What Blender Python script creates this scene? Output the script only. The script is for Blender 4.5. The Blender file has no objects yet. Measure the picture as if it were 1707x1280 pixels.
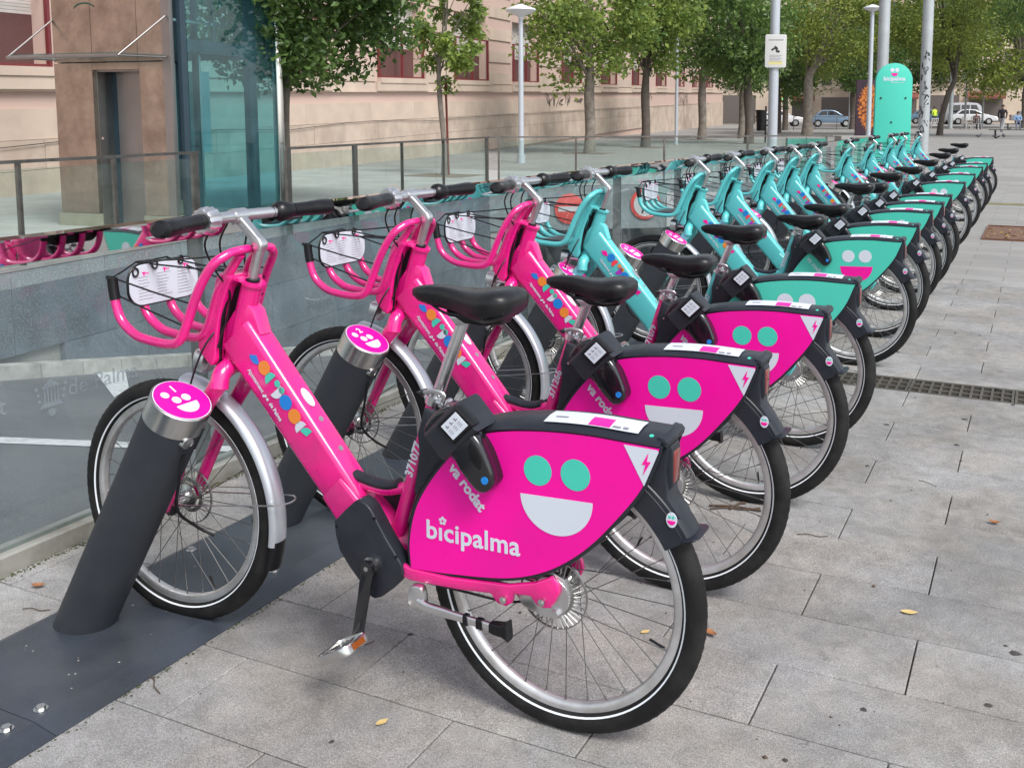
import bpy, bmesh, math, random
from mathutils import Vector, Matrix
R = math.radians
random.seed(7)
S = bpy.context.scene
C = S.collection
# ---------------------------------------------------------------- camera, sky, sun, exposure
cam = bpy.data.cameras.new('camera'); camo = bpy.data.objects.new('camera', cam); C.objects.link(camo)
camo.location = (0, 0, 1.392)
camo.rotation_euler = (R(90 - 6.53), 0, R(25.82))
cam.sensor_fit = 'HORIZONTAL'; cam.sensor_width = 36; cam.lens = 1664.6 / 1707 * 36
cam.shift_x = (853.5 - 926) / 1707; cam.shift_y = (385.4 - 640) / 1707
cam.clip_start = 0.05; cam.clip_end = 900
S.camera = camo
world = bpy.data.worlds.new('World'); S.world = world; world.use_nodes = True
wn = world.node_tree; wn.nodes.clear()
sky = wn.nodes.new('ShaderNodeTexSky'); sky.sky_type = 'NISHITA'; sky.sun_disc = False
SUN_EL, SUN_AZ = R(50), R(118)
sky.sun_elevation = SUN_EL; sky.sun_rotation = SUN_AZ; sky.air_density = 1.0; sky.dust_density = 1.5; sky.ozone_density = 1.0
hs = wn.nodes.new('ShaderNodeHueSaturation'); hs.inputs['Saturation'].default_value = 0.35
bg = wn.nodes.new('ShaderNodeBackground'); bg.inputs[1].default_value = 0.132
wo = wn.nodes.new('ShaderNodeOutputWorld')
wn.links.new(sky.outputs[0], hs.inputs['Color']); wn.links.new(hs.outputs[0], bg.inputs[0]); wn.links.new(bg.outputs[0], wo.inputs[0])
sl = bpy.data.lights.new('sun', 'SUN'); sl.energy = 2.1; sl.angle = R(22); sl.color = (1, .97, .93)
so = bpy.data.objects.new('sun', sl); C.objects.link(so)
so.rotation_euler = (R(90) - SUN_EL, 0, math.pi - SUN_AZ)
S.view_settings.view_transform = 'Standard'; S.view_settings.look = 'None'; S.view_settings.gamma = 1
S.view_settings.use_curve_mapping = False
S.view_settings.exposure = 0.85
S.render.engine = 'CYCLES'
S.cycles.transparent_max_bounces = 24

# ---------------------------------------------------------------- materials
def sock(n, k, v):
    if k in n.inputs: n.inputs[k].default_value = v
def mat(name, col, rough=.5, metal=0, var=0, vscale=8, bump=0, bscale=60, coat=0, dirt=None, dscale=2.5, obj_rand=0, speck=None, sscale=220, island=0, trans=0, spec=None, coords='Object'):
    m = bpy.data.materials.new(name); m.use_nodes = True
    nt = m.node_tree; b = nt.nodes['Principled BSDF']; L = nt.links.new
    b.inputs['Base Color'].default_value = (*col, 1); b.inputs['Roughness'].default_value = rough; b.inputs['Metallic'].default_value = metal
    if coat: sock(b, 'Coat Weight', coat); sock(b, 'Coat Roughness', .12)
    if spec is not None: sock(b, 'Specular IOR Level', spec)
    if trans: sock(b, 'Transmission Weight', trans)
    tc = nt.nodes.new('ShaderNodeTexCoord'); src = tc.outputs[coords]
    if coords == 'World':
        pass
    cur = None
    def rgb(c):
        n = nt.nodes.new('ShaderNodeRGB'); n.outputs[0].default_value = (*c, 1); return n.outputs[0]
    def mix(f, a, bb, mode='MIX'):
        n = nt.nodes.new('ShaderNodeMix'); n.data_type = 'RGBA'; n.blend_type = mode
        if isinstance(f, float): n.inputs[0].default_value = f
        else: L(f, n.inputs[0])
        L(a, n.inputs[6]); L(bb, n.inputs[7]); return n.outputs[2]
    def noise(sc, det=4, r=.6):
        n = nt.nodes.new('ShaderNodeTexNoise'); n.inputs['Scale'].default_value = sc; n.inputs['Detail'].default_value = det
        n.inputs['Roughness'].default_value = r; L(src, n.inputs['Vector']); return n.outputs['Fac']
    def ramp(f, a, bb, c0=0, c1=1):
        n = nt.nodes.new('ShaderNodeMapRange'); n.inputs[1].default_value = a; n.inputs[2].default_value = bb
        n.inputs[3].default_value = c0; n.inputs[4].default_value = c1; L(f, n.inputs[0]); return n.outputs[0]
    def scale(c, f):
        n = nt.nodes.new('ShaderNodeVectorMath'); n.operation = 'SCALE'; L(c, n.inputs[0]); L(f, n.inputs['Scale']); return n.outputs[0]
    cur = rgb(col)
    if dirt: cur = mix(ramp(noise(dscale, 6, .65), .42, .72), cur, rgb(dirt))
    if var: cur = scale(cur, ramp(noise(vscale, 5), .25, .75, 1 - var, 1 + var))
    if speck: cur = mix(ramp(noise(sscale, 2, .5), .52, .66), cur, rgb(speck))
    if obj_rand:
        oi = nt.nodes.new('ShaderNodeObjectInfo'); cur = scale(cur, ramp(oi.outputs['Random'], 0, 1, 1 - obj_rand, 1 + obj_rand))
    if island:
        g = nt.nodes.new('ShaderNodeNewGeometry'); cur = scale(cur, ramp(g.outputs['Random Per Island'], 0, 1, 1 - island, 1 + island))
    L(cur, b.inputs['Base Color'])
    if var and not metal: L(ramp(noise(vscale * 2.3, 4), .3, .7, max(.03, rough - .08), min(1, rough + .08)), b.inputs['Roughness'])
    if bump:
        bn = nt.nodes.new('ShaderNodeBump'); bn.inputs['Strength'].default_value = bump; bn.inputs['Distance'].default_value = .002
        L(noise(bscale, 5, .7), bn.inputs['Height']); L(bn.outputs[0], b.inputs['Normal'])
    return m
def glassmat(name, tint, refl=1.0, rough=.02, dust=0.0, dustcol=(.5, .55, .55)):
    m = bpy.data.materials.new(name); m.use_nodes = True; nt = m.node_tree; nt.nodes.clear(); L = nt.links.new
    o = nt.nodes.new('ShaderNodeOutputMaterial'); t = nt.nodes.new('ShaderNodeBsdfTransparent'); g = nt.nodes.new('ShaderNodeBsdfGlossy')
    t.inputs[0].default_value = (*tint, 1); g.inputs['Roughness'].default_value = rough
    fr = nt.nodes.new('ShaderNodeFresnel'); fr.inputs[0].default_value = 1.5
    mu = nt.nodes.new('ShaderNodeMath'); mu.operation = 'MULTIPLY'; mu.inputs[1].default_value = refl; mu.use_clamp = True
    ge = nt.nodes.new('ShaderNodeNewGeometry'); iv = nt.nodes.new('ShaderNodeMath'); iv.operation = 'SUBTRACT'; iv.inputs[0].default_value = 1; L(ge.outputs['Backfacing'], iv.inputs[1])
    m0 = nt.nodes.new('ShaderNodeMath'); m0.operation = 'MULTIPLY'; L(fr.outputs[0], m0.inputs[0]); L(iv.outputs[0], m0.inputs[1])
    L(m0.outputs[0], mu.inputs[0]); mx = nt.nodes.new('ShaderNodeMixShader')
    L(mu.outputs[0], mx.inputs[0]); L(t.outputs[0], mx.inputs[1]); L(g.outputs[0], mx.inputs[2])
    out = mx.outputs[0]
    if dust:
        d = nt.nodes.new('ShaderNodeBsdfDiffuse'); d.inputs[0].default_value = (*dustcol, 1)
        tc = nt.nodes.new('ShaderNodeTexCoord'); n = nt.nodes.new('ShaderNodeTexNoise'); n.inputs['Scale'].default_value = 1.7; n.inputs['Detail'].default_value = 8
        n.inputs['Roughness'].default_value = .7; L(tc.outputs['Object'], n.inputs[0])
        mr = nt.nodes.new('ShaderNodeMapRange'); mr.inputs[1].default_value = .35; mr.inputs[2].default_value = .8; mr.inputs[3].default_value = dust * .3; mr.inputs[4].default_value = dust * 1.8
        L(n.outputs['Fac'], mr.inputs[0]); m2 = nt.nodes.new('ShaderNodeMixShader'); L(mr.outputs[0], m2.inputs[0]); L(out, m2.inputs[1]); L(d.outputs[0], m2.inputs[2]); out = m2.outputs[0]
    L(out, o.inputs[0]); return m
def emis(name, col, s=1.0):
    m = bpy.data.materials.new(name); m.use_nodes = True; b = m.node_tree.nodes['Principled BSDF']
    b.inputs['Base Color'].default_value = (*col, 1); sock(b, 'Emission Color', (*col, 1)); sock(b, 'Emission Strength', s); return m

M = {}
M['pink'] = mat('pink paint', (.70, .006, .20), .28, coat=.75, var=.09, vscale=7, dirt=(.50, .012, .16), dscale=11)
M['pink_panel'] = mat('magenta panel film', (.80, .0008, .30), .46, spec=.3, var=.05, vscale=3, dirt=(.68, .004, .27), dscale=5)
M['aqua'] = mat('aqua paint', (.085, .45, .46), .34, coat=.35, var=.05, vscale=5)
M['teal_panel'] = mat('teal panel film', (.065, .50, .39), .46, spec=.3, var=.03, vscale=3)
M['print_mag'] = mat('magenta print', (.78, .001, .29), .4)
M['print_teal'] = mat('teal print', (.05, .50, .385), .4)
M['print_white'] = mat('white print', (.55, .59, .66), .45, var=.04)
M['print_blue'] = mat('blue print', (.01, .19, .58), .4)
M['print_orange'] = mat('orange print', (.70, .22, .03), .4)
M['print_red'] = mat('red print', (.80, .05, .07), .4)
M['print_purple'] = mat('purple print', (.35, .03, .42), .4)
M['print_grey'] = mat('grey print', (.22, .2, .24), .5)
M['print_black'] = mat('black print', (.015, .015, .018), .5)
M['cover'] = mat('dark slate plastic', (.013, .0155, .023), .40, var=.15, vscale=14, bump=.12, bscale=900, spec=.35, dirt=(.026, .028, .034), dscale=6)
M['black'] = mat('black plastic', (.004, .004, .0055), .36, spec=.35, var=.1, vscale=20)
M['gloss_black'] = mat('gloss black plastic', (.007, .007, .009), .14, coat=.5)
M['rubber'] = mat('tyre rubber', (.0060, .0060, .0065), .68, spec=.3, var=.25, vscale=18, bump=.5, bscale=300, dirt=(.020, .019, .018), dscale=9)
M['saddle'] = mat('saddle vinyl', (.006, .006, .007), .32, spec=.4, bump=.15, bscale=700, var=.1, vscale=10)
M['steel'] = mat('brushed steel', (.58, .58, .57), .24, metal=1, var=.12, vscale=9)
M['alu'] = mat('aluminium', (.66, .66, .67), .30, metal=1, var=.12, vscale=20)
M['rim'] = mat('rim aluminium', (.72, .72, .73), .42, metal=.9, var=.10, vscale=12, dirt=(.50, .48, .45), dscale=8)
M['rotor'] = mat('brake rotor steel', (.38, .38, .37), .35, metal=1, var=.15, vscale=30)
M['spoke'] = mat('spoke wire', (.20, .195, .19), .35, metal=.9)
M['fender'] = mat('silver fender', (.52, .55, .60), .33, metal=.7, coat=.3)
M['reflect'] = mat('reflective band', (.75, .78, .82), .4)
M['redlens'] = mat('red lens', (.16, .010, .007), .2, coat=1)
M['amber'] = mat('amber reflector', (.20, .050, .006), .25, coat=.6)
M['post'] = mat('graphite coating', (.025, .029, .037), .6, spec=.35, var=.12, vscale=5, bump=.35, bscale=600, dirt=(.036, .040, .045), dscale=3)
M['plate'] = mat('base plate steel', (.030, .038, .052), .38, var=.4, vscale=3, bump=.15, bscale=120, dirt=(.055, .062, .07), dscale=2.0, speck=(.048, .055, .066), sscale=300)

# ---------------------------------------------------------------- mesh helpers
def setp(o, label=None, cat=None, group=None, kind=None):
    if label: o['label'] = label
    if cat: o['category'] = cat
    if group: o['group'] = group
    if kind: o['kind'] = kind
    return o
def mesh_of(name, vs, fs, m=None, smooth=True, ang=38):
    me = bpy.data.meshes.new(name); me.from_pydata([tuple(v) for v in vs], [], fs); me.validate()
    bm = bmesh.new(); bm.from_mesh(me); bmesh.ops.recalc_face_normals(bm, faces=bm.faces); bm.to_mesh(me); bm.free()
    if smooth:
        for p in me.polygons: p.use_smooth = True
        me.set_sharp_from_angle(angle=R(ang))
    if m: me.materials.append(m)
    return me
def obj(name, me, parent=None, loc=None, rot=None):
    o = bpy.data.objects.new(name, me); C.objects.link(o)
    if parent: o.parent = parent
    if loc is not None: o.location = loc
    if rot is not None: o.rotation_euler = rot
    return o
def empty(name, loc, rz=0, label=None, cat=None, group=None):
    o = bpy.data.objects.new(name, None); C.objects.link(o); o.location = loc; o.rotation_euler = (0, 0, rz); o.empty_display_size = .1
    return setp(o, label, cat, group)
class G:
    """geometry collector: pieces that belong to ONE part"""
    def __init__(s): s.v = []; s.f = []; s.mi = []
    def add(s, vs, fs, mi=0):
        n = len(s.v); s.v += [tuple(v) for v in vs]; s.f += [tuple(i + n for i in f) for f in fs]; s.mi += [mi] * len(fs); return s
    def obj(s, name, m, parent=None, loc=None, smooth=True, ang=38, rot=None):
        ms = m if isinstance(m, (list, tuple)) else [m]
        me = bpy.data.meshes.new(name); me.from_pydata(s.v, [], s.f)
        for k in ms: me.materials.append(k)
        for p, i in zip(me.polygons, s.mi): p.material_index = i; p.use_smooth = smooth
        bm = bmesh.new(); bm.from_mesh(me); bmesh.ops.recalc_face_normals(bm, faces=bm.faces); bm.to_mesh(me); bm.free()
        if smooth: me.set_sharp_from_angle(angle=R(ang))
        return obj(name, me, parent, loc, rot)
def crv(pts, n=6, closed=False):
    P = [Vector(p) for p in pts]; out = []; N = len(P)
    rng = range(N) if closed else range(N - 1)
    for i in rng:
        p1, p2 = P[i], P[(i + 1) % N]
        p0 = P[i - 1] if (closed or i > 0) else p1 * 2 - p2
        p3 = P[(i + 2) % N] if (closed or i + 2 < N) else p2 * 2 - p1
        for k in range(n):
            t = k / n
            out.append(.5 * ((2 * p1) + (p2 - p0) * t + (2 * p0 - 5 * p1 + 4 * p2 - p3) * t * t + (3 * p1 - p0 - 3 * p2 + p3) * t ** 3))
    if not closed: out.append(P[-1].copy())
    return out
def circ(a, b=None, n=12, e=2.0):
    b = a if b is None else b; out = []
    for i in range(n):
        t = 2 * math.pi * i / n; c, s_ = math.cos(t), math.sin(t)
        out.append((a * math.copysign(abs(c) ** (2 / e), c), b * math.copysign(abs(s_) ** (2 / e), s_)))
    return out
def rrect(a, b, r, n=4):
    out = []
    for cx, cy, t0 in ((a - r, b - r, 0), (-a + r, b - r, 90), (-a + r, -b + r, 180), (a - r, -b + r, 270)):
        for k in range(n + 1):
            t = R(t0 + 90 * k / n); out.append((cx + r * math.cos(t), cy + r * math.sin(t)))
    return out
def sweep(path, prof, ref=(0, 1, 0), scales=None, caps=True, closed=False):
    """prof: list of (u, v); u along 'ref'-like side, v along the other normal"""
    P = [Vector(p) for p in path]; n = len(P); vs = []; fs = []; k = len(prof)
    ref = Vector(ref)
    for i in range(n):
        if closed: t = (P[(i + 1) % n] - P[i - 1])
        else: t = (P[min(i + 1, n - 1)] - P[max(i - 1, 0)])
        t.normalize(); side = ref - t * ref.dot(t)
        if side.length < 1e-4: side = Vector((1, 0, 0)) - t * t.x
        side.normalize(); up = t.cross(side); s = scales[i] if scales else 1
        sx, sy = (s if isinstance(s, (tuple, list)) else (s, s))
        ref = side if scales is None and False else ref
        for a, b in prof: vs.append(P[i] + side * a * sx + up * b * sy)
    for i in range(n if closed else n - 1):
        j = (i + 1) % n
        for q in range(k): fs.append((i * k + q, i * k + (q + 1) % k, j * k + (q + 1) % k, j * k + q))
    if caps and not closed: fs.append(tuple(range(k))); fs.append(tuple((n - 1) * k + q for q in reversed(range(k))))
    return vs, fs
def tube(path, r, n=10, ref=(0, 1, 0), **k): return sweep(path, circ(r, n=n), ref, **k)
def box(x0, x1, y0, y1, z0, z1):
    v = [(x, y, z) for x in (x0, x1) for y in (y0, y1) for z in (z0, z1)]
    return v, [(0, 1, 3, 2), (4, 6, 7, 5), (0, 4, 5, 1), (2, 3, 7, 6), (0, 2, 6, 4), (1, 5, 7, 3)]
def obox(c, ax, ay, az):
    c = Vector(c); ax, ay, az = Vector(ax), Vector(ay), Vector(az)
    v = [c + ax * i + ay * j + az * k for i in (-1, 1) for j in (-1, 1) for k in (-1, 1)]
    return v, [(0, 1, 3, 2), (4, 6, 7, 5), (0, 4, 5, 1), (2, 3, 7, 6), (0, 2, 6, 4), (1, 5, 7, 3)]
def prism(poly, y0, y1, bev=0, seg=2, axis='y'):
    bm = bmesh.new()
    def P(p, y): return (p[0], y, p[1]) if axis == 'y' else ((y, p[0], p[1]) if axis == 'x' else (p[0], p[1], y))
    a = [bm.verts.new(P(p, y0)) for p in poly]; b = [bm.verts.new(P(p, y1)) for p in poly]
    f0 = bm.faces.new(a); f1 = bm.faces.new(list(reversed(b))); n = len(poly)
    for i in range(n): bm.faces.new((a[i], b[i], b[(i + 1) % n], a[(i + 1) % n]))
    bm.normal_update()
    if bev:
        es = list(f0.edges) + list(f1.edges)
        try: bmesh.ops.bevel(bm, geom=es, offset=bev, segments=seg, affect='EDGES', profile=.5, clamp_overlap=True)
        except Exception: pass
    bm.normal_update()
    bmesh.ops.triangulate(bm, faces=[f for f in bm.faces if len(f.verts) > 4])
    bm.verts.index_update(); vs = [v.co.copy() for v in bm.verts]; fs = [tuple(v.index for v in f.verts) for f in bm.faces]; bm.free()
    return vs, fs
def lathe(prof, n=96, closed=True, wob=None):
    """revolve (r, y) about the y axis"""
    vs = []; fs = []; k = len(prof)
    for i in range(n):
        t = 2 * math.pi * i / n
        for j, (r, y) in enumerate(prof):
            rr = r + (wob(i, j) if wob else 0); vs.append((rr * math.cos(t), y, rr * math.sin(t)))
    for i in range(n):
        i2 = (i + 1) % n
        for j in range(k if closed else k - 1):
            j2 = (j + 1) % k; fs.append((i * k + j, i * k + j2, i2 * k + j2, i2 * k + j))
    return vs, fs
def cyl(p0, p1, r, n=16, r1=None):
    p0, p1 = Vector(p0), Vector(p1)
    return sweep([p0, p1], circ(1, n=n), ref=(0, 1, 0) if abs((p1 - p0).normalized().y) < .9 else (1, 0, 0), scales=[r, r if r1 is None else r1])
_tc = {}
def text_geo(s, size, bold=0.0, spacing=1.0, depth=.0004, align='LEFT'):
    key = (s, size, bold, spacing, depth, align)
    if key in _tc: return _tc[key]
    cu = bpy.data.curves.new('t', 'FONT'); cu.body = s; cu.size = size; cu.offset = bold; cu.space_character = spacing; cu.extrude = depth; cu.align_x = align
    cu.resolution_u = 3
    o = bpy.data.objects.new('t', cu); C.objects.link(o); bpy.context.view_layer.update()
    dg = bpy.context.evaluated_depsgraph_get(); me = bpy.data.meshes.new_from_object(o.evaluated_get(dg))
    vs = [v.co.copy() for v in me.vertices]; fs = [tuple(p.vertices) for p in me.polygons]
    bpy.data.objects.remove(o); bpy.data.curves.remove(cu); bpy.data.meshes.remove(me)
    _tc[key] = (vs, fs); return vs, fs
def text_on(s, size, o, right, up, bold=0, spacing=1, depth=.0004, align='LEFT', shear=1.0):
    vs, fs = text_geo(s, size, bold, spacing, depth, align)
    o, r, u = Vector(o), Vector(right).normalized(), Vector(up).normalized(); n = r.cross(u)
    return [o + r * v.x * shear + u * v.y + n * v.z for v in vs], fs
def disc(cx, cz, r, n=28, a0=0, a1=360, rx=None):
    rx = rx or r
    full = abs(a1 - a0) >= 360
    return [(cx + rx * math.cos(R(a0 + (a1 - a0) * i / (n if full else n - 1))), cz + r * math.sin(R(a0 + (a1 - a0) * i / (n if full else n - 1)))) for i in range(n)]
def flat(poly, y, t=.0006): return prism(poly, y - t, y)
def copy_tree(o, parent=None):
    c = o.copy(); C.objects.link(c)
    if parent: c.parent = parent
    for ch in list(o.children): copy_tree(ch, c)
    return c
# ---------------------------------------------------------------- ground, slabs, ramp pit
def zg(y): return .0078 * max(0, y - 22.9)
WL = lambda y: -8.39 - .1313 * (y - 6.08)      # plaza-side wall of the ramp pit
def ramp_z(y): return 0 if y < .75 else -.19 * (y - .75)
def brickmat(name, base, joint, bw, rh, ox, oy, var=.12, rot=0):
    m = mat(name, base, .75, var=var, vscale=.8)
    nt = m.node_tree; L = nt.links.new; b = nt.nodes['Principled BSDF']; src = b.inputs['Base Color'].links[0].from_socket
    tc = nt.nodes.new('ShaderNodeTexCoord'); mp = nt.nodes.new('ShaderNodeMapping'); mp.inputs['Location'].default_value = (ox, oy, 0); mp.inputs['Rotation'].default_value = (0, 0, rot)
    br = nt.nodes.new('ShaderNodeTexBrick'); br.inputs['Scale'].default_value = 1; br.inputs['Brick Width'].default_value = bw; br.inputs['Row Height'].default_value = rh
    br.inputs['Mortar Size'].default_value = .003; br.inputs['Color1'].default_value = (1, 1, 1, 1); br.inputs['Color2'].default_value = (.84, .83, .82, 1); br.inputs['Mortar'].default_value = (*joint, 1)
    br.inputs['Mortar Smooth'].default_value = .4
    L(tc.outputs['Object'], mp.inputs[0]); L(mp.outputs[0], br.inputs[0])
    mx = nt.nodes.new('ShaderNodeMix'); mx.data_type = 'RGBA'; mx.blend_type = 'MULTIPLY'; mx.inputs[0].default_value = 1
    L(src, mx.inputs[6]); L(br.outputs[0], mx.inputs[7]); L(mx.outputs[2], b.inputs['Base Color'])
    return m
def slabmat():
    m = bpy.data.materials.new('grey granite slab'); m.use_nodes = True; nt = m.node_tree; L = nt.links.new; bs = nt.nodes['Principled BSDF']
    gg = nt.nodes.new('ShaderNodeNewGeometry'); pos = gg.outputs['Position']; oi = nt.nodes.new('ShaderNodeObjectInfo')
    def nz(sc, det, r, dist=0):
        n = nt.nodes.new('ShaderNodeTexNoise'); n.inputs['Scale'].default_value = sc; n.inputs['Detail'].default_value = det; n.inputs['Roughness'].default_value = r; n.inputs['Distortion'].default_value = dist; L(pos, n.inputs['Vector']); return n.outputs['Fac']
    def mr(f, a, bb, c, d):
        n = nt.nodes.new('ShaderNodeMapRange'); n.inputs[1].default_value = a; n.inputs[2].default_value = bb; n.inputs[3].default_value = c; n.inputs[4].default_value = d; L(f, n.inputs[0]); return n.outputs[0]
    def mul(x, y):
        n = nt.nodes.new('ShaderNodeMath'); n.operation = 'MULTIPLY'; L(x, n.inputs[0]); L(y, n.inputs[1]); return n.outputs[0]
    f = mul(mr(nz(380, 2, .6), .30, .70, .52, 1.48), mr(nz(150, 3, .7), .32, .68, .76, 1.24))
    f = mul(f, mr(nz(14, 6, .7, .6), .33, .68, .80, 1.16)); f = mul(f, mr(nz(1.7, 7, .62, .4), .36, .66, .78, 1.14))
    f = mul(f, mr(nz(34, 3, .55, 1.2), .20, .315, .45, 1.0)); f = mul(f, mr(nz(5.2, 4, .6, 1.5), .24, .36, .70, 1.0)); f = mul(f, mr(oi.outputs['Random'], 0, 1, .90, 1.06))
    c = nt.nodes.new('ShaderNodeMix'); c.data_type = 'RGBA'; c.inputs[6].default_value = (.262, .250, .234, 1); c.inputs[7].default_value = (.255, .253, .252, 1); L(mr(nz(2.3, 4, .6), .4, .6, 0, 1), c.inputs[0])
    s = nt.nodes.new('ShaderNodeVectorMath'); s.operation = 'SCALE'; L(c.outputs[2], s.inputs[0]); L(f, s.inputs['Scale']); L(s.outputs[0], bs.inputs['Base Color'])
    bs.inputs['Roughness'].default_value = .8; bs.inputs['Specular IOR Level'].default_value = .3
    bn = nt.nodes.new('ShaderNodeBump'); bn.inputs['Strength'].default_value = .8; bn.inputs['Distance'].default_value = .002; L(nz(260, 5, .75), bn.inputs['Height']); L(bn.outputs[0], bs.inputs['Normal']); return m
M['slab'] = slabmat()
M['joint'] = mat('joint dirt', (.045, .042, .038), .95, var=.3, vscale=30)
M['far_pave'] = brickmat('plaza paving', (.262, .255, .245), (.33, .32, .31), .621, .2832, .54, -1.8565)
M['left_pave'] = brickmat('far plaza paving', (.36, .365, .36), (.45, .45, .44), 1.2, .6, 0, 0, var=.2)
M['asphalt'] = mat('asphalt', (.075, .077, .082), .85, var=.25, vscale=1.2, bump=.9, bscale=260, speck=(.13, .13, .135), sscale=110, dirt=(.11, .11, .115), dscale=.8)
M['roadpaint'] = mat('road paint', (.60, .60, .60), .6, var=.15, vscale=12, dirt=(.35, .35, .35), dscale=14)
SX0, SX1 = -2.83, 1.62
YR = lambda k: 1.8565 + .2832 * k
Y0S, Y1S = YR(-5), YR(26)
g = G()
def quad(g, pts, mi=0): g.add(pts, [tuple(range(len(pts)))], mi)
Z = 0.0
quad(g, [(SX1, Y0S, Z), (60, Y0S, Z), (60, Y1S, Z), (SX1, Y1S, Z)])
quad(g, [(SX0, -8, Z), (60, -8, Z), (60, Y0S, Z), (SX0, Y0S, Z)])
quad(g, [(SX0, Y1S, Z), (60, Y1S, Z), (60, 22.9, Z), (SX0, 22.9, Z)])
quad(g, [(-60, 22.9, 0), (60, 22.9, 0), (60, 110, zg(110)), (-60, 110, zg(110))])
quad(g, [(-300, 110, zg(110)), (300, 110, zg(110)), (300, 700, zg(110)), (-300, 700, zg(110))])
ground = g.obj('ground', M['far_pave'], smooth=False); setp(ground, kind='structure')
g = G()
quad(g, [(-60, -8, Z), (WL(-8) - .16, -8, Z), (WL(17.35) - .16, 17.35, Z), (-60, 17.35, Z)])
quad(g, [(-60, 17.35, Z), (WL(17.35), 17.35, Z), (SX0, 22.9, Z), (-60, 22.9, Z)])
lp = g.obj('plaza', M['left_pave'], smooth=False); setp(lp, kind='structure')
# slab bed with every slab its own piece
g = G(); g.add(*box(SX0, SX1, Y0S, Y1S, -.06, -.016))
pave = g.obj('pavement', M['joint'], smooth=False); setp(pave, kind='structure')
_sl = {}
def slab_mesh(w):
    w = round(w, 3)
    if w in _sl: return _sl[w]
    h = .2832 / 2 - .0019; a = w / 2 - .0019; c = .0022
    vs = [(-a, -h, -.03), (a, -h, -.03), (a, h, -.03), (-a, h, -.03), (-a, -h, -c), (a, -h, -c), (a, h, -c), (-a, h, -c), (-a + c, -h + c, 0), (a - c, -h + c, 0), (a - c, h - c, 0), (-a + c, h - c, 0)]
    fs = [(0, 1, 5, 4), (1, 2, 6, 5), (2, 3, 7, 6), (3, 0, 4, 7), (4, 5, 9, 8), (5, 6, 10, 9), (6, 7, 11, 10), (7, 4, 8, 11), (8, 9, 10, 11)]
    me = mesh_of('slab', vs, fs, M['slab'], smooth=False); _sl[w] = me; return me
def lay_row(k):
    off = -.541 if k % 2 else -.2305
    if k % 2 == 0: off = -.2305
    x = off - .621 * 6
    while x < SX1:
        a, b = max(x, SX0), min(x + .621, SX1)
        if b - a > .06:
            o = obj('slab', slab_mesh(b - a), pave, ((a + b) / 2, (YR(k) + YR(k + 1)) / 2, random.uniform(-.0008, .0012)), (random.uniform(-.0012, .0012), random.uniform(-.0012, .0012), random.uniform(-.0012, .0012)))
        x += .621
for k in range(-5, 26):
    if k == 12: continue
    lay_row(k)
# make slab texture run per slab in its own place: world-based coordinates come from the slab offset
def world_coords(m):
    nt = m.node_tree; gg = nt.nodes.new('ShaderNodeNewGeometry')
    for l in list(nt.links):
        if l.from_node.type == 'TEX_COORD' and l.to_node.type in ('TEX_NOISE',):
            s = l.to_socket; nt.links.remove(l); nt.links.new(gg.outputs['Position'], s)
# ramp road
g = G()
quad(g, [(-14, -8, 0), (SX0 + .02, -8, 0), (SX0 + .02, .75, 0), (-14, .75, 0)][::-1]) if False else None
quad(g, [(WL(-8), -8, -.002), (SX0, -8, -.002), (SX0, .75, -.002), (WL(.75), .75, -.002)])
quad(g, [(WL(.75), .75, -.002), (SX0, .75, -.002), (SX0, 34, ramp_z(34)), (WL(34), 34, ramp_z(34))])
setp(g.obj('road', M['asphalt'], smooth=False), kind='structure')
def rz(x, y, d=.004): return (x, y, ramp_z(y) + d)
g = G()
quad(g, [rz(-5.80, 3.96), rz(-5.62, 3.84), rz(-3.0, 5.98), rz(-3.0, 6.2)]); quad(g, [rz(-5.80, 3.96), rz(-7.4, 2.2), rz(-7.26, 2.08), rz(-5.62, 3.84)]) if False else None
quad(g, [rz(-5.80, 3.96), rz(-7.0, 2.66), rz(-6.84, 2.56), rz(-5.62, 3.84)])
setp(g.obj('road_marking', M['roadpaint'], smooth=False), kind='structure')
g = G(); quad(g, [rz(-8.35, 6.75), rz(-8.4, 7.15), rz(-7.31, 6.25), rz(-6.88, 5.73)])
setp(g.obj('give_way_marking', M['roadpaint'], smooth=False), kind='structure')
# near side wall of the pit under the balustrade
M['concrete'] = mat('concrete', (.30, .29, .27), .85, var=.15, vscale=2, bump=.5, bscale=80, dirt=(.19, .18, .16), dscale=1.2)
g = G(); g.add(*box(SX0 - .12, SX0 - .004, .4, 24, -6, -.03)); setp(g.obj('pit_wall', M['concrete'], smooth=False), kind='structure')
# granite retaining wall: backing + cladding panels
M['granite'] = mat('dark granite cladding', (.095, .115, .138), .42, var=.42, vscale=2.4, bump=.3, bscale=500, speck=(.16, .18, .20), sscale=75, dirt=(.065, .075, .088), dscale=1.0, obj_rand=.10)
M['granite_l'] = mat('light granite coping', (.19, .21, .215), .55, var=.18, vscale=3, speck=(.27, .28, .28), sscale=60, dirt=(.12, .13, .13), dscale=1.3, obj_rand=.08)
world_coords(M['granite']); world_coords(M['granite_l'])
wd = Vector((-.1302, .9915, 0)); wnrm = Vector((.9915, .1302, 0)); W0 = Vector((WL(0), 0, 0))
def wpt(s, z, off=0): p = W0 + wd * s + wnrm * off; return (p.x, p.y, z)
wallt = empty('retaining_wall', wpt(8, -1), 0, 'long grey granite retaining wall on the far side of the ramp, below the plaza', 'wall')
def under(o, root):
    o.parent = root; o.matrix_parent_inverse = root.matrix_basis.inverted(); return o
root_inv = Matrix.Translation(-wallt.location)
g = G()
g.add(*obox(wpt(8.4, -3.0, -.10), wd * 9.4, wnrm * .06, (0, 0, 2.99)))
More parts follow.
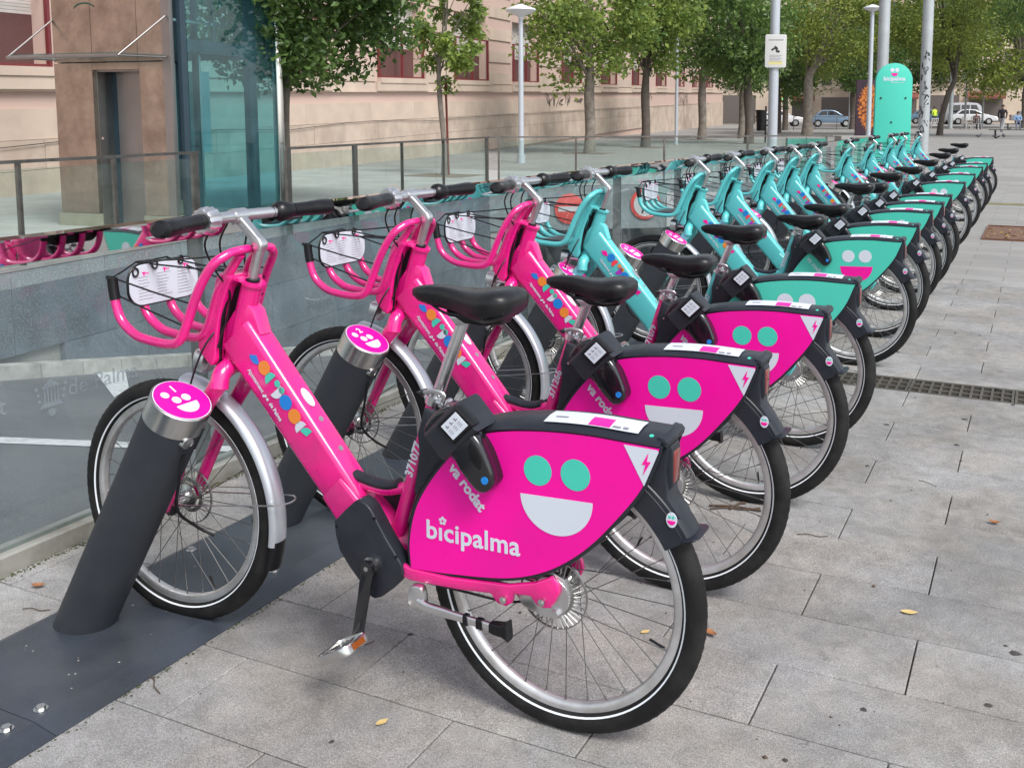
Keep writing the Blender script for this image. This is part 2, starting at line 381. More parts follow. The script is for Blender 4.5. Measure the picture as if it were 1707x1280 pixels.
g.add(*[[wpt(-1, -.005, -.17), wpt(-1, -.005, .03), wpt(17.6, -.005, .03), wpt(17.6, -.005, -.17), wpt(-1, .03, -.17), wpt(-1, .03, .03), wpt(17.6, .03, .03), wpt(17.6, .03, -.17)], [(0, 1, 2, 3), (4, 7, 6, 5), (0, 4, 5, 1), (1, 5, 6, 2), (2, 6, 7, 3), (3, 7, 4, 0)]])
w = g.obj('wall_core', M['concrete'], smooth=False); under(w, wallt)
def wpanel(s0, s1, z0a, z0b, z1, m, nm='panel'):
    off = random.uniform(0, .003); e = .003
    P = [wpt(s0 + e, z0a, 0), wpt(s1 - e, z0b, 0), wpt(s1 - e, z1 - e, 0), wpt(s0 + e, z1 - e, 0)]
    Q = [tuple(Vector(p) + wnrm * (.022 + off)) for p in P]; Pb = [tuple(Vector(p) - wnrm * .038) for p in P]
    o = obj(nm, mesh_of(nm, Pb + Q, [(0, 3, 2, 1), (4, 5, 6, 7), (0, 1, 5, 4), (1, 2, 6, 5), (2, 3, 7, 6), (3, 0, 4, 7)], m, smooth=False)); under(o, wallt)
s = 0.2; i = 0
while s < 17:
    L_ = 1.15; s1 = s + L_
    wpanel(s, s1, -.16, -.16, -.008, M['granite_l'])
    zt = -.16; r_ = 0
    while zt > ramp_z(s) - .0:
        zb = zt - .62
        o_ = (L_ / 2 if r_ % 2 else 0)
        wpanel(s + o_, s1 + o_, zb + .003, zb + .003, zt, M['granite']); zt = zb; r_ += 1
    s = s1
M['kerb'] = mat('kerb stone', (.36, .35, .32), .8, var=.2, vscale=4, bump=.6, bscale=120, dirt=(.18, .175, .155), dscale=3, obj_rand=.08)
kerb = empty('kerb', wpt(2, ramp_z(2), .1)); kerb['kind'] = 'structure'
s = 1.0
while s < 17.4:
    a, b = s + .004, s + .506
    h = .135; P = []
    for off in (.024, .16):
        for ss, zz in ((a, 0), (b, 0)):
            za = ramp_z(wpt(ss, 0)[1]); P.append(wpt(ss, za - .05, off)); P.append(wpt(ss, za + h - (0.012 if off > .1 else 0), off - (.01 if off > .1 else 0)))
    under(obj('kerb_stone', mesh_of('kerb_stone', P, [(0, 2, 3, 1), (4, 5, 7, 6), (0, 1, 5, 4), (2, 6, 7, 3), (1, 3, 7, 5), (0, 4, 6, 2)], M['kerb'], smooth=False)), kerb); s += .51

# ---------------------------------------------------------------- near glass balustrade
M['glass'] = glassmat('balustrade glass', (.92, .96, .965), 1.2, .012, dust=.075, dustcol=(.40, .48, .50))
M['glass2'] = glassmat('rail glass', (.87, .93, .91), .9, .02, dust=.04, dustcol=(.42, .50, .48))
M['mirror'] = mat('polished steel', (.60, .60, .59), .025, metal=1)
M['channel'] = mat('anodised channel', (.42, .41, .37), .45, metal=.6, var=.15, vscale=4, dirt=(.22, .21, .17), dscale=5)
M['postst'] = mat('weathered steel', (.20, .19, .18), .38, metal=.9, var=.2, vscale=6, dirt=(.12, .11, .10), dscale=5)
M['etch'] = glassmat('frosted etching', (.75, .78, .8), .3, .3, dust=.30, dustcol=(.38, .43, .46))
M['moss'] = mat('moss and grit', (.05, .06, .025), .95, var=.4, vscale=30, bump=1, bscale=200)
bal = empty('glass_balustrade', (-2.8, 2.8, 0), 0, 'frameless glass balustrade with polished steel strip along its top, beside the docked bicycles', 'balustrade')
BI = Matrix.Translation((2.8, -2.8, 0))
def addp(gg, name, m, root, **k):
    o = gg.obj(name, m, **k); under(o, root); return o
g = G(); g.add(*box(-2.812, -2.796, -1, 22.4, .945, 1.018)); addp(g, 'top_strip', M['mirror'], bal, smooth=False)
g = G(); g.add(*box(-2.86, -2.775, -1, 22.4, 1.018, 1.024)); addp(g, 'top_cap', M['mirror'], bal, smooth=False)
g = G(); prof = [(-2.87, 0), (-2.775, 0), (-2.775, .058), (-2.785, .064), (-2.805, .064), (-2.805, .045), (-2.835, .045), (-2.835, .064), (-2.865, .064), (-2.87, .058)]
g.add(*prism([(p[0], p[1]) for p in prof], -1, 22.4)); addp(g, 'base_channel', M['channel'], bal, smooth=False)
ys = [-.0 + 1.4 * i for i in range(-1, 17)]
ys = [2.78 + 1.4 * i for i in range(-2, 15)]
for a, b in zip(ys[:-1], ys[1:]):
    g = G(); g.add(*box(-2.826, -2.814, a + .004, b - .004, .046, 1.016)); addp(g, 'glass_pane', M['glass'], bal, smooth=False)
for y in ys:
    g = G(); g.add(*box(-2.89, -2.832, y - .012, y + .012, .05, 1.016)); addp(g, 'support_post', M['postst'], bal, smooth=False)
# etched lettering and crest on the glass
g = G()
g.add(*text_on('Ajuntament', .078, (-2.8128, 1.58, .488), (0, 1, 0), (0, 0, 1), bold=.0006, depth=.0002))
addp(g, 'etched_lettering', M['etch'], bal, smooth=False); g = G()
g.add(*text_on('de Palma', .078, (-2.8128, 2.165, .488), (0, 1, 0), (0, 0, 1), bold=.0006, depth=.0002))
addp(g, 'etched_lettering', M['etch'], bal, smooth=False); g = G()
cy, cz = 2.105, .505
def yz(poly, x=-2.8130): return prism(poly, x - .0004, x + .0004, axis='x')
g.add(*yz([(cy - .04, cz - .035), (cy + .04, cz - .035), (cy + .03, cz - .02), (cy - .03, cz - .02)]))
for k in range(5):
    yy = cy - .024 + .012 * k; g.add(*yz([(yy - .0025, cz - .02), (yy + .0025, cz - .02), (yy + .0025, cz + .028), (yy - .0025, cz + .028)]))
g.add(*yz([(cy - .035, cz + .028), (cy + .035, cz + .028), (cy, cz + .055)]))
for sgn in (-1, 1):
    for k in range(3): g.add(*yz(disc(cy + sgn * (.044 + .004 * k), cz - .01 + .02 * k, .006, 10)))
    g.add(*yz([(cy + sgn * .012, cz - .045), (cy + sgn * .02, cz - .065), (cy + sgn * .003, cz - .04)]))
g.add(*yz(disc(cy, cz - .055, .012, 12)))
addp(g, 'etched_crest', M['etch'], bal, smooth=False)
g = G()
y = 1.0
random.seed(3)
for i in range(2600):
    y = random.uniform(1.2, 6.5); x = -2.772 + abs(random.gauss(0, .012)); s_ = random.uniform(.002, .006)
    a = random.random() * 6.28; h = random.uniform(.001, .006)
    g.add([(x + s_ * math.cos(a), y + s_ * math.sin(a), .001), (x + s_ * math.cos(a + 2.1), y + s_ * math.sin(a + 2.1), .001), (x + s_ * math.cos(a + 4.2), y + s_ * math.sin(a + 4.2), .001), (x, y, h)], [(0, 1, 3), (1, 2, 3), (2, 0, 3)])
setp(g.obj('moss_and_grit', M['moss'], smooth=False), 'dark moss and grit along the foot of the glass balustrade', 'moss', kind='stuff')

# ---------------------------------------------------------------- dock base plates
BOLT = G()
def bolt_geo(r=.011):
    g = G(); g.add(*[[(1.5 * r * math.cos(i * math.pi / 8), 1.5 * r * math.sin(i * math.pi / 8), z) for z in (0, .002) for i in range(16)], [tuple(range(16)), tuple(range(31, 15, -1))] + [(i, (i + 1) % 16, 16 + (i + 1) % 16, 16 + i) for i in range(16)]])
    g.add(*[[(r * math.cos(i * math.pi / 3), r * math.sin(i * math.pi / 3), z) for z in (.002, .009) for i in range(6)], [tuple(range(6)), tuple(range(11, 5, -1))] + [(i, (i + 1) % 6, 6 + (i + 1) % 6, 6 + i) for i in range(6)]]); return g
bolt_me = bolt_geo().obj('bolt', M['steel'], smooth=False)
bme = bolt_me.data; bpy.data.objects.remove(bolt_me)
edges = [-1.0, 1.41, 3.88, 6.35, 8.82, 11.29, 13.76, 16.2, 18.6]
plab = ['dark steel base plate nearest the camera, with two bolts at its joint', 'dark steel base plate under the first three docking posts', 'dark steel base plate under the fourth to sixth docking posts', 'fourth dark steel base plate counted from the camera', 'fifth dark steel base plate counted from the camera', 'sixth dark steel base plate counted from the camera', 'seventh dark steel base plate counted from the camera', 'farthest dark steel base plate, beneath the last bicycles']
for i, (a, b) in enumerate(zip(edges[:-1], edges[1:])):
    root = empty('base_plate', (-2.18, (a + b) / 2, 0), 0, plab[i], 'base plate', 'base plates under the docking posts')
    hw = (b - a) / 2 - .001
    prof = [(-.255, .001), (.245, .001), (.245, .003), (.170, .016), (-.225, .016), (-.255, .004)]
    g = G(); g.add(*prism(prof, -hw, hw)); g.obj('plate', M['plate'], root, smooth=False)
    for yy in (-hw + .04, hw - .045, -.4, .42):
        for xx in (.14, -.2): obj('bolt', bme, root, (xx, yy, .0162))

# ---------------------------------------------------------------- drain grate
M['grate'] = mat('cast iron grate', (.11, .10, .085), .6, metal=.5, var=.25, vscale=8, bump=.4, bscale=150)
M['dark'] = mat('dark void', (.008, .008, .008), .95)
M['soil'] = mat('soil', (.13, .07, .045), .95, var=.35, vscale=9, bump=1, bscale=60)
dr = empty('drain_grate', (-.4, YR(12.5), 0), 0, 'long cast iron drain grate crossing the pavement behind the rear wheels', 'drain')
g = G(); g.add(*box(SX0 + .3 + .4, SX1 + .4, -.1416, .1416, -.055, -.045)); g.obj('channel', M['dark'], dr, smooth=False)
x = -1.55
while x < SX1:
    g = G(); a, b = x + .4, x + .4 + .496
    rows = [-.1400, -.1180, -.0500, -.0180, .0500 - .0, .1180]
    for y0, y1 in ((-.140, -.118), (-.050, -.036), (.036, .050), (.118, .140)): g.add(*box(a, b, y0, y1, -.03, -.001))
    n = 10
    for q in range(n + 1):
        xx = a + (b - a - .012) * q / n; g.add(*box(xx, xx + .012, -.14, .14, -.028, -.002))
    g.obj('grate_section', M['grate'], dr, smooth=False); x += .5

# ---------------------------------------------------------------- tree pit on the right and moss strip
M['rust'] = mat('rusty edging', (.13, .06, .035), .8, var=.3, vscale=8)
tp = empty('tree_pit', (.75, 13.05, 0), 0, 'rectangular brown soil tree pit with steel edging in the pavement at right', 'tree pit')
hx, hy = 1.28, .75
g = G(); g.add(*box(-hx, hx, -hy, hy, .0005, .006)); g.obj('soil_bed', M['soil'], tp, smooth=False)
for a in ((-hx - .02, hx + .02, -hy - .02, -hy), (-hx - .02, hx + .02, hy, hy + .02), (-hx - .02, -hx, -hy, hy), (hx, hx + .02, -hy, hy)):
    g = G(); g.add(*box(*a, .0, .022)); g.obj('edging', M['rust'], tp, smooth=False)
random.seed(5); g = G()
for i in range(260):
    x, y = random.uniform(-hx, hx), random.uniform(-hy, hy); s_ = random.uniform(.01, .035); a = random.random() * 6.28
    g.add([(x + s_ * math.cos(a), y + s_ * math.sin(a), .008), (x - s_ * math.sin(a) * .5, y + s_ * math.cos(a) * .5, .02), (x - s_ * math.cos(a), y - s_ * math.sin(a), .010), (x + s_ * math.sin(a) * .5, y - s_ * math.cos(a) * .5, .012)], [(0, 1, 2, 3)])
M['deadleaf'] = mat('dead leaf', (.30, .19, .07), .7, var=.3, vscale=20, island=.5)
g.obj('litter', M['deadleaf'], tp, smooth=False)['kind'] = 'stuff'
g = G(); g.add(*box(-.75, 3.5, 17.3, 17.62, .0005, .008)); setp(g.obj('moss_strip', mat('mossy joint', (.16, .15, .07), .95, var=.4, vscale=6), smooth=False), 'mossy strip across the pavement beyond the last bicycles', 'moss', kind='stuff')

# leaves and twigs
def leaf(x, y, s, rot, m, label, z=.002, curl=.25):
    pts = [(-1, 0), (-.6, .35), (-.1, .5), (.35, .42), (.7, .2), (1, 0), (.7, -.22), (.3, -.46), (-.15, -.42), (-.6, -.3)]
    vs = [(p[0] * s, p[1] * s, curl * s * (p[0] ** 2 * .6 + abs(p[1]) * .9)) for p in pts]; vs.append((0, 0, 0)); n = len(pts)
    vs += [(v[0], v[1], v[2] + .0008) for v in vs]
    fs = [(i, (i + 1) % n, n) for i in range(n)] + [(n + 1 + (i + 1) % n, n + 1 + i, 2 * n + 1) for i in range(n)] + [(i, n + 1 + i, n + 1 + (i + 1) % n, (i + 1) % n) for i in range(n)]
    o = obj('fallen_leaf', mesh_of('leaf', vs, fs, m), None, (x, y, z + .001), (0, 0, rot)); return setp(o, label, 'leaf', 'fallen leaves on the pavement')
M['leaf_y'] = mat('yellow leaf', (.55, .40, .16), .6, var=.2, vscale=60)
M['leaf_b'] = mat('brown leaf', (.28, .12, .05), .7, var=.3, vscale=60)
M['twig'] = mat('twig', (.07, .045, .03), .9)
leaf(-1.303, 1.772, .017, 1.2, M['leaf_y'], 'small yellow leaf on the slabs at the bottom, below the pedal')
leaf(-.268, 2.844, .024, .3, M['leaf_y'], 'pale yellow leaf lying alone on the slabs at right')
leaf(-.737, 2.487, .024, 2.6, M['leaf_b'], 'orange brown curled leaf just right of the nearest rear wheel', curl=.6)
leaf(-.077, 3.626, .022, 0, M['leaf_b'], 'thin brown leaf near the right edge of the pavement', curl=.8)
leaf(-2.62, 1.88, .022, .5, M['leaf_b'], 'crumpled brown leaf at the left edge beside the base plate', curl=.7)
leaf(-.9, 2.42, .015, 1.0, M['leaf_y'], 'tiny pale leaf seen through the nearest rear wheel')
leaf(-1.99, 2.45, .012, 1.0, M['leaf_b'], 'tiny brown leaf at the base plate edge behind the nearest crank')
for (x, y, rr, s_, lab) in ((-.914, 3.359, .4, .09, 'thick brown broken twig behind the second rear wheel'), (-.62, 3.25, .2, .05, 'thin dark twig between the second and third rear wheels'), (-1.55, 2.03, .9, .035, 'thin twig on the slabs left of the crank'), (-1.9, 1.66, 2.6, .05, 'reddish twig scrap at the base plate edge'), (-2.5, 1.78, .3, .04, 'thin brown twig left of the nearest docking post'), (-.32, 3.93, 2.5, .04, 'short thin twig near the drain')):
    g = G(); pts = [(-s_, 0, .004), (-s_ * .3, s_ * .12, .006), (s_ * .4, -.02 * s_, .004), (s_, s_ * .2, .004)]
    g.add(*tube(crv(pts, 4), .003 if 'thick' in lab else .0014, n=5, ref=(0, 0, 1)))
    if 'thick' in lab: g.add(*tube(crv([(-s_ * .2, .0, .005), (s_ * .2, .05, .006), (s_ * .5, .06, .004)], 4), .004, n=5, ref=(0, 0, 1))); g.add(*tube([(-s_, .03, .005), (0, .02, .007), (s_, -.01, .005)], .004, n=5, ref=(0, 0, 1)))
    setp(g.obj('twig', M['twig'], None, (x, y, 0), rot=(0, 0, rr)), lab, 'twig', 'twigs on the pavement')
random.seed(11); g = G()
for i in range(420):
    x, y = random.uniform(-2.4, 1.2), random.uniform(.8, 9); s_ = abs(random.gauss(0, .0025)) + .001; a = random.random() * 6.28
    g.add([(x + s_ * math.cos(a), y + s_ * math.sin(a), .0016), (x - s_ * math.sin(a), y + s_ * math.cos(a), .0016), (x - s_ * math.cos(a), y - s_ * math.sin(a), .0016), (x + s_ * math.sin(a), y - s_ * math.cos(a), .0016), (x, y, .0016 + s_ * .8)], [(0, 1, 4), (1, 2, 4), (2, 3, 4), (3, 0, 4)])
setp(g.obj('debris', M['twig'], smooth=False), 'tiny dark crumbs scattered over the grey slabs', 'debris', kind='stuff')

# grit gathered along the base plate edge and pale droppings on the plate
random.seed(17)
def grit(name, m, n, fx, fy, s0, label, cat, zz=.0016, flat_=False):
    g = G()
    for i in range(n):
        x, y = fx(), fy(); s_ = random.uniform(*s0); a = random.random() * 6.28; k = 6
        g.add([(x + s_ * random.uniform(.6, 1.2) * math.cos(a + q * 1.047), y + s_ * random.uniform(.6, 1.2) * math.sin(a + q * 1.047), zz) for q in range(k)] + [(x, y, zz + (s_ * .15 if flat_ else s_ * .7))], [(q, (q + 1) % k, k) for q in range(k)])
    setp(g.obj(name, m, smooth=False), label, cat, kind='stuff')
grit('edge_grit', M['moss'], 900, lambda: -1.932 + abs(random.gauss(0, .008)), lambda: random.uniform(.9, 7), (.0012, .004), 'brown grit and needles gathered along the base plate edge', 'grit')
grit('plate_specks', M['kerb'], 170, lambda: random.uniform(-2.40, -2.04), lambda: .9 + 5 * random.random() ** 2, (.0008, .0035), 'small pale specks of dirt on the dark base plates', 'dirt', zz=.0165, flat_=True)
grit('stain_spots', M['joint'], 46, lambda: random.uniform(-1.8, 1.2), lambda: random.uniform(1.2, 8), (.006, .018), 'dark gum spots on the grey slabs', 'stain', zz=.0014, flat_=True)
# ---------------------------------------------------------------- rental bicycle (local: x towards the rear, rear hub at x=0, near side is -y)
WB = 1.176; WR = .34
def wheel_meshes():
    out = {}
    # tyre
    n = 176; prof = []
    for i in range(18):
        t = 2 * math.pi * i / 18 + math.pi / 18
        prof.append((.3125 + .0275 * math.cos(t), .0235 * math.sin(t)))
    def wob(i, j):
        c = math.cos(2 * math.pi * j / 18 + math.pi / 18)
        return (.0011 if (i + (j % 2)) % 2 == 0 else -.0006) if c > .45 else 0
    g = G(); g.add(*lathe(prof, n, wob=wob)); out['tyre'] = g.obj('tyre', M['rubber'], ang=60)
    g = G()
    for s in (-1, 1):
        p = []
        for r in (.2955, .2988):
            y = .0235 * math.sqrt(max(0, 1 - ((.3125 - r) / .0275) ** 2)) + .0009; p.append((r, s * y))
        p += [(.2988, s * (p[1][1] * s - .0016)), (.2955, s * (p[0][1] * s - .0016))]
        g.add(*lathe(p, 96))
    out['reflective_stripe'] = g.obj('reflective_stripe', M['reflect'])
    g = G(); g.add(*lathe([(.290, -.0120), (.290, .0120), (.282, .0128), (.274, .0118), (.2685, .007), (.2675, 0), (.2685, -.007), (.274, -.0118), (.282, -.0128)], 96)); out['rim'] = g.obj('rim', M['rim'], ang=50)
    g = G(); N = 32
    for i in range(N):
        side = 1 if i % 2 else -1; k = i // 2
        a = 2 * math.pi * i / N; lead = R(62) * (1 if k % 2 else -1)
        hub = (.030 * math.cos(a + lead), side * .031, .030 * math.sin(a + lead)); rim = (.2690 * math.cos(a), side * .003, .2690 * math.sin(a))
        g.add(*tube([hub, rim], .00115, n=5, ref=(0, 1, .01)))
        d = Vector(rim) - Vector(hub); d.normalize(); g.add(*tube([Vector(rim) - d * .012, rim], .0022, n=6, ref=(0, 1, .01)))
    out['spokes'] = g.obj('spokes', M['spoke'])
    g = G(); g.add(*lathe([(.0, -.05), (.012, -.05), (.012, -.036), (.034, -.034), (.034, -.028), (.02, -.024), (.019, .024), (.034, .028), (.034, .034), (.012, .036), (.012, .05), (0, .05)], 24, closed=False)); out['hub'] = g.obj('wheel', M['steel'])
    g = G(); g.add(*lathe([(.050, .040), (.050, .046), (.040, .047), (.040, .039)], 40)); g.add(*lathe([(.079, .040), (.082, .040), (.082, .045), (.079, .045)], 48))
    for i in range(36):
        a = 2 * math.pi * i / 36; c, s_ = math.cos(a), math.sin(a); c2, s2 = math.cos(a + .12), math.sin(a + .12)
        g.add(*tube([(.047 * c, .043, .047 * s_), (.081 * c2, .043, .081 * s2)], .0018, n=4, ref=(0, 1, .01)))
    out['rotor'] = g.obj('brake_rotor', M['rotor'])
    g = G(); g.add(*cyl((.262, 0, 0), (.225, 0, 0), .0032, 8)); out['valve'] = g.obj('valve', M['black'])
    d = {k: o.data for k, o in out.items()}
    for o in out.values(): bpy.data.objects.remove(o)
    return d
WM = wheel_meshes()
def add_wheel(root, x, rot_side, spin):
    w = obj('wheel', WM['hub'], root, (x, 0, WR), (0, spin, 0))
    for k in ('tyre', 'reflective_stripe', 'rim', 'spokes', 'valve'): obj(k, WM[k], w)
    if rot_side: obj('brake_rotor', WM['rotor'], w, (0, -.002 if rot_side > 0 else -.084, 0))
    return w
def mir(vf): return [(v[0], -v[1], v[2]) for v in vf[0]], [tuple(reversed(f)) for f in vf[1]]
PY = .070
OUT = [(-.359, .337), (-.362, .403), (-.345, .481), (-.309, .548), (-.255, .617), (-.205, .660), (-.164, .688), (-.093, .706), (.004, .718), (.096, .722), (.173, .720), (.254, .718), (.217, .629), (.162, .552), (.097, .478), (.031, .424), (-.038, .387), (-.124, .362), (-.257, .345)]
def seg_smooth(pts, n=5):
    # smooth the top-left arc and the belly, keep the two sharp corners (rear top, lower front)
    a = crv(pts[:12], n); b = crv(pts[11:] + [pts[0]], n); return [tuple(p) for p in a] + [tuple(p) for p in b[1:-1]]
def V2(p): return Vector((p[0], p[1], 0))
OUTC = seg_smooth([(p[0], p[1], 0) for p in OUT]); OUT2 = [(p[0], p[1]) for p in OUTC]
def offset_poly(poly, d):
    n = len(poly); out = []
    for i in range(n):
        a, b, c = Vector(poly[i - 1]), Vector(poly[i]), Vector(poly[(i + 1) % n])
        t = (c - a).normalized(); nn = Vector((t.y, -t.x)); out.append(tuple(b - nn * d))
    return out
def smile_face(root_panel, side, eye, mouth, parent):
    pass
def make_bike(kind, number):
    pk = kind == 'pink'; F = M['pink'] if pk else M['aqua']; PN = M['pink_panel'] if pk else M['teal_panel']
    root = empty('rental_bicycle', (0, 0, 0))
    add_wheel(root, 0, -1, .35)
    fw = add_wheel(root, -WB, 1, 1.1); fw.rotation_euler.z = R(1.5)
    # ---- frame
    g = G()
    d = Vector((.272, 0, -.324)).normalized(); nv = Vector((.766, 0, .643))
    pt, pb = Vector((-.912, 0, .826)), Vector((-.582, 0, .452))
    path = [pt + (pt - pb).normalized() * .012, pt, pt.lerp(pb, .5), pb, pb + d * .02]
    g.add(*sweep(path, rrect(.036, .060, .017, 4), ref=(0, 1, 0), scales=[.98, 1, (1, .93), (1, .87), (.97, .8)]))
    g.add(*sweep([(-.615, 0, .478), (-.56, 0, .425), (-.49, 0, .372), (-.425, 0, .325)], rrect(.045, .046, .012, 4), scales=[(.90, .95), (1.0, 1.05), (1.0, 1), (.95, .8)]))
    g.add(*tube([(-.879, 0, .972), (-.952, 0, .758)], .0275, n=24))
    g.add(*tube([(-.8785, 0, .9735), (-.881, 0, .966)], .0325, n=24))
    g.add(*tube([(-.950, 0, .764), (-.954, 0, .752)], .031, n=24))
    g.add(*tube([(-.446, 0, .375), (-.395, 0, .53), (-.332, 0, .728)], .0185, n=18))
    g.add(*tube(crv([(-.590, 0, .500), (-.560, 0, .494), (-.525, 0, .486), (-.480, 0, .484), (-.440, 0, .494), (-.400, 0, .508)], 4), .014, n=14, scales=None))
    # gusset behind the head tube
    g.add(*prism([(-.955, .86), (-.90, .93), (-.86, .90), (-.84, .84), (-.93, .78), (-.968, .79)], -.024, .024, .008))
    g.obj('frame', F, root)
    g = G(); pth = crv([(-.570, 0, .501), (-.535, 0, .494), (-.50, 0, .489), (-.465, 0, .490), (-.436, 0, .500)], 4)
    g.add(*sweep([p + Vector((0, 0, .008)) for p in pth], circ(.0165, .0125, 14))); g.obj('step_pad', M['cover'], root)
    for t in (.60, .78): g = G(); p = pt.lerp(pb, t) + nv * (.053); g.add(*cyl(p, p + nv * .003, .0075, 14)); g.obj('frame_bolt', M['steel'], root)
    g = G(); p = pt.lerp(pb, .47) + nv * .0565; u = (pb - pt).normalized(); sd = Vector((0, 1, 0))
    ring = [(math.cos(2 * math.pi * i / 20) * .028, math.sin(2 * math.pi * i / 20) * .013) for i in range(20)]
    g.add([p + u * a + sd * b + nv * .0 for a, b in ring] + [p + u * a + sd * b + nv * .003 for a, b in ring], [tuple(range(20)), tuple(range(39, 19, -1))] + [(i, (i + 1) % 20, 20 + (i + 1) % 20, 20 + i) for i in range(20)])
    g.obj('frame_badge', M['print_white'] if pk else M['alu'], root)
    # ---- fork
    g = G()
    g.add(*sweep(crv([(-.952, -.058, .695), (-.953, -.045, .732), (-.953, 0, .748), (-.953, .045, .732), (-.952, .058, .695)], 4), circ(.024, .024, 14), ref=(1, 0, 0)))
    g.add(*tube([(-.950, 0, .765), (-.956, 0, .74)], .027, n=16))
    for s in (-1, 1):
        g.add(*sweep(crv([(-.948, s * .057, .715), (-.985, s * .060, .665), (-1.04, s * .060, .585), (-1.105, s * .058, .462), (-1.160, s * .055, .352), (-1.170, s * .055, .332)], 4), circ(.011, .0235, 14), scales=[(1.3 - .35 * i / 20, 1.12 - .5 * i / 20) for i in range(21)]))
    g.obj('fork', F, root)
    g = G()
    for s in (-1, 1): g.add(*cyl((-WB, s * .046, .34), (-WB, s * .076, .34), .010, 10))
    g.obj('front_axle', M['steel'], root)
    g = G()
    g.add(*tube(crv([(-.965, -.03, .86), (-.985, -.075, .80), (-1.03, -.080, .70), (-1.06, -.076, .60), (-1.13, -.074, .45), (-1.15, -.065, .40)], 6), .0026, n=6))
    for y0 in (-.05, -.02, .035):
        g.add(*tube(crv([(-.925, y0 * 1.6, 1.128), (-.955, y0 * 1.7, 1.07), (-.945, y0 * 1.2, 1.0), (-.925, y0 * .8, .955), (-.935, y0 * .6, .90), (-.96, y0, .80)], 5), .0027, n=6))
    g.obj('cables', M['black'], root)
    # ---- front fender
    def fender(cx, r, a0, a1, hw, sk, th=.002, n=36, cz=WR):
        pr = [(-hw, -sk), (-hw * .97, -.006), (-hw * .75, .001), (-hw * .4, .0045), (0, .0055), (hw * .4, .0045), (hw * .75, .001), (hw * .97, -.006), (hw, -sk)]
        pr = pr + [(a * .94, b - th) for a, b in reversed(pr)]
        vs = []; fs = []; k = len(pr)
        for i in range(n + 1):
            a = R(a0 + (a1 - a0) * i / n)
            for y, o_ in pr: vs.append((cx + (r + o_) * math.cos(a), y, cz + (r + o_) * math.sin(a)))
        for i in range(n):
            for q in range(k): fs.append((i * k + q, i * k + (q + 1) % k, (i + 1) * k + (q + 1) % k, (i + 1) * k + q))
        fs.append(tuple(range(k))); fs.append(tuple(n * k + q for q in reversed(range(k)))); return vs, fs
    g = G(); g.add(*fender(-WB, .362, -10, 82, .029, .014)); ff = g.obj('front_fender', M['fender'], root)
    g = G(); g.add(*fender(-WB, .3635, -21, -8, .027, .012, .004, 8)); g.obj('mud_flap', M['black'], root)
    g = G(); g.add(*tube(crv([(-WB + .01, -.058, .345), (-.84, -.042, .395), (-.797, -.036, .400), (-.779, -.018, .402), (-.775, .0, .402), (-.779, .018, .402), (-.797, .036, .400), (-.84, .042, .395), (-WB + .01, .058, .345)], 4), .0022, n=6, ref=(0, 0, 1))); g.obj('fender_stay', M['alu'], root)
    # ---- front light
    g = G(); g.add(*sweep([(-1.035, 0, .742), (-1.042, 0, .744), (-1.065, 0, .750), (-1.075, 0, .752)], circ(.028, .034, 16, 3), scales=[.5, .95, 1, .85])); g.add(*cyl((-1.04, 0, .742), (-.975, 0, .74), .008)); g.obj('front_light', M['alu'], root)
    # ---- basket and its mount
    g = G()
    mp = [(-.952, .990), (-.905, .990), (-.918, .965), (-.934, .930), (-.955, .870), (-.967, .800), (-.972, .765), (-.990, .750), (-1.030, .796), (-1.010, .851), (-.990, .90), (-.968, .955)]
    mpc = [(p.x, p.y) for p in crv([(a, b, 0) for a, b in mp], 3, True)]
    g.add(*prism(mpc, -.050, .050, .010, 3))
    g.add(*prism([(-.955, .982), (-.885, .975), (-.886, .984), (-.952, .994)], -.042, .042, .002))
    g.obj('basket_mount', F, root)
    g = G(); g.add(*prism([(-.938, .955), (-.895, .965), (-.915, .90), (-.950, .79), (-.985, .70), (-1.0, .71), (-.975, .79)], -.018, .018, .003)); g.add(*tube(crv([(-.93, -.02, .965), (-.945, -.034, .91), (-.96, -.034, .84), (-.975, -.03, .76), (-.985, -.02, .70)], 5), .006, n=8)); g.obj('cable_cover', M['black'], root)
    bk = []
    ysb = (-.130, -.045, .045, .130); ytop = (-.078, -.030, .030, .078)
    for yb, yt in zip(ysb, ytop):
        g = G()
        far = abs(yb) > .1
        p = [(-1.236, yb, .965), (-1.228, yb, .905), (-1.208, yb, .862), (-1.165, yb, .832), (-1.12, yb, .822), (-1.05, yb, .818), (-1.012, yb * .99, .828), (-.990, yb * .97, .862), (-.962, yb * .94, .930), (-.935, yb * .90, .985)]
        if far: p += [(-.905, yb * .82, 1.030), (-.888, yt, 1.050)]
        else: p = p[:8] + [(-.975, yb * .97, .90), (-.952, yb * .95, .955), (-.915, yt, 1.015), (-.890, yt, 1.046)]
        g.add(*tube(crv(p, 5), .0122, n=12)); bk.append(g)
    for q, gg in enumerate(bk): gg.obj('basket_tube', F, root)
    g = G(); g.add(*tube(crv([(-.889, -.080, 1.049), (-.886, -.060, 1.055), (-.885, 0, 1.057), (-.886, .060, 1.055), (-.889, .080, 1.049)], 4), .0112, n=12, ref=(0, 0, 1)))
    g.obj('basket_hoop', F, root)
    if not pk:
        g = G(); g.add(*prism([(-1.20, .829), (-1.02, .827), (-1.02, .833), (-1.20, .835)], -.10, .10, .001)); g.obj('basket_floor', M['cover'], root)
        g = G(); up = [(-1.0, .855), (-.973, .925), (-.945, .985), (-.905, 1.035), (-.893, 1.046), (-.884, 1.040), (-.925, .985), (-.958, .92), (-.988, .85)]
        g.add(*prism(up, -.060, .060, .004)); g.obj('basket_back', F, root)
    # instruction plate
    bx = -1.209
    rr = [(p[0] + .015, p[1] + .948) for p in rrect(.118, .054, .043, 6)]
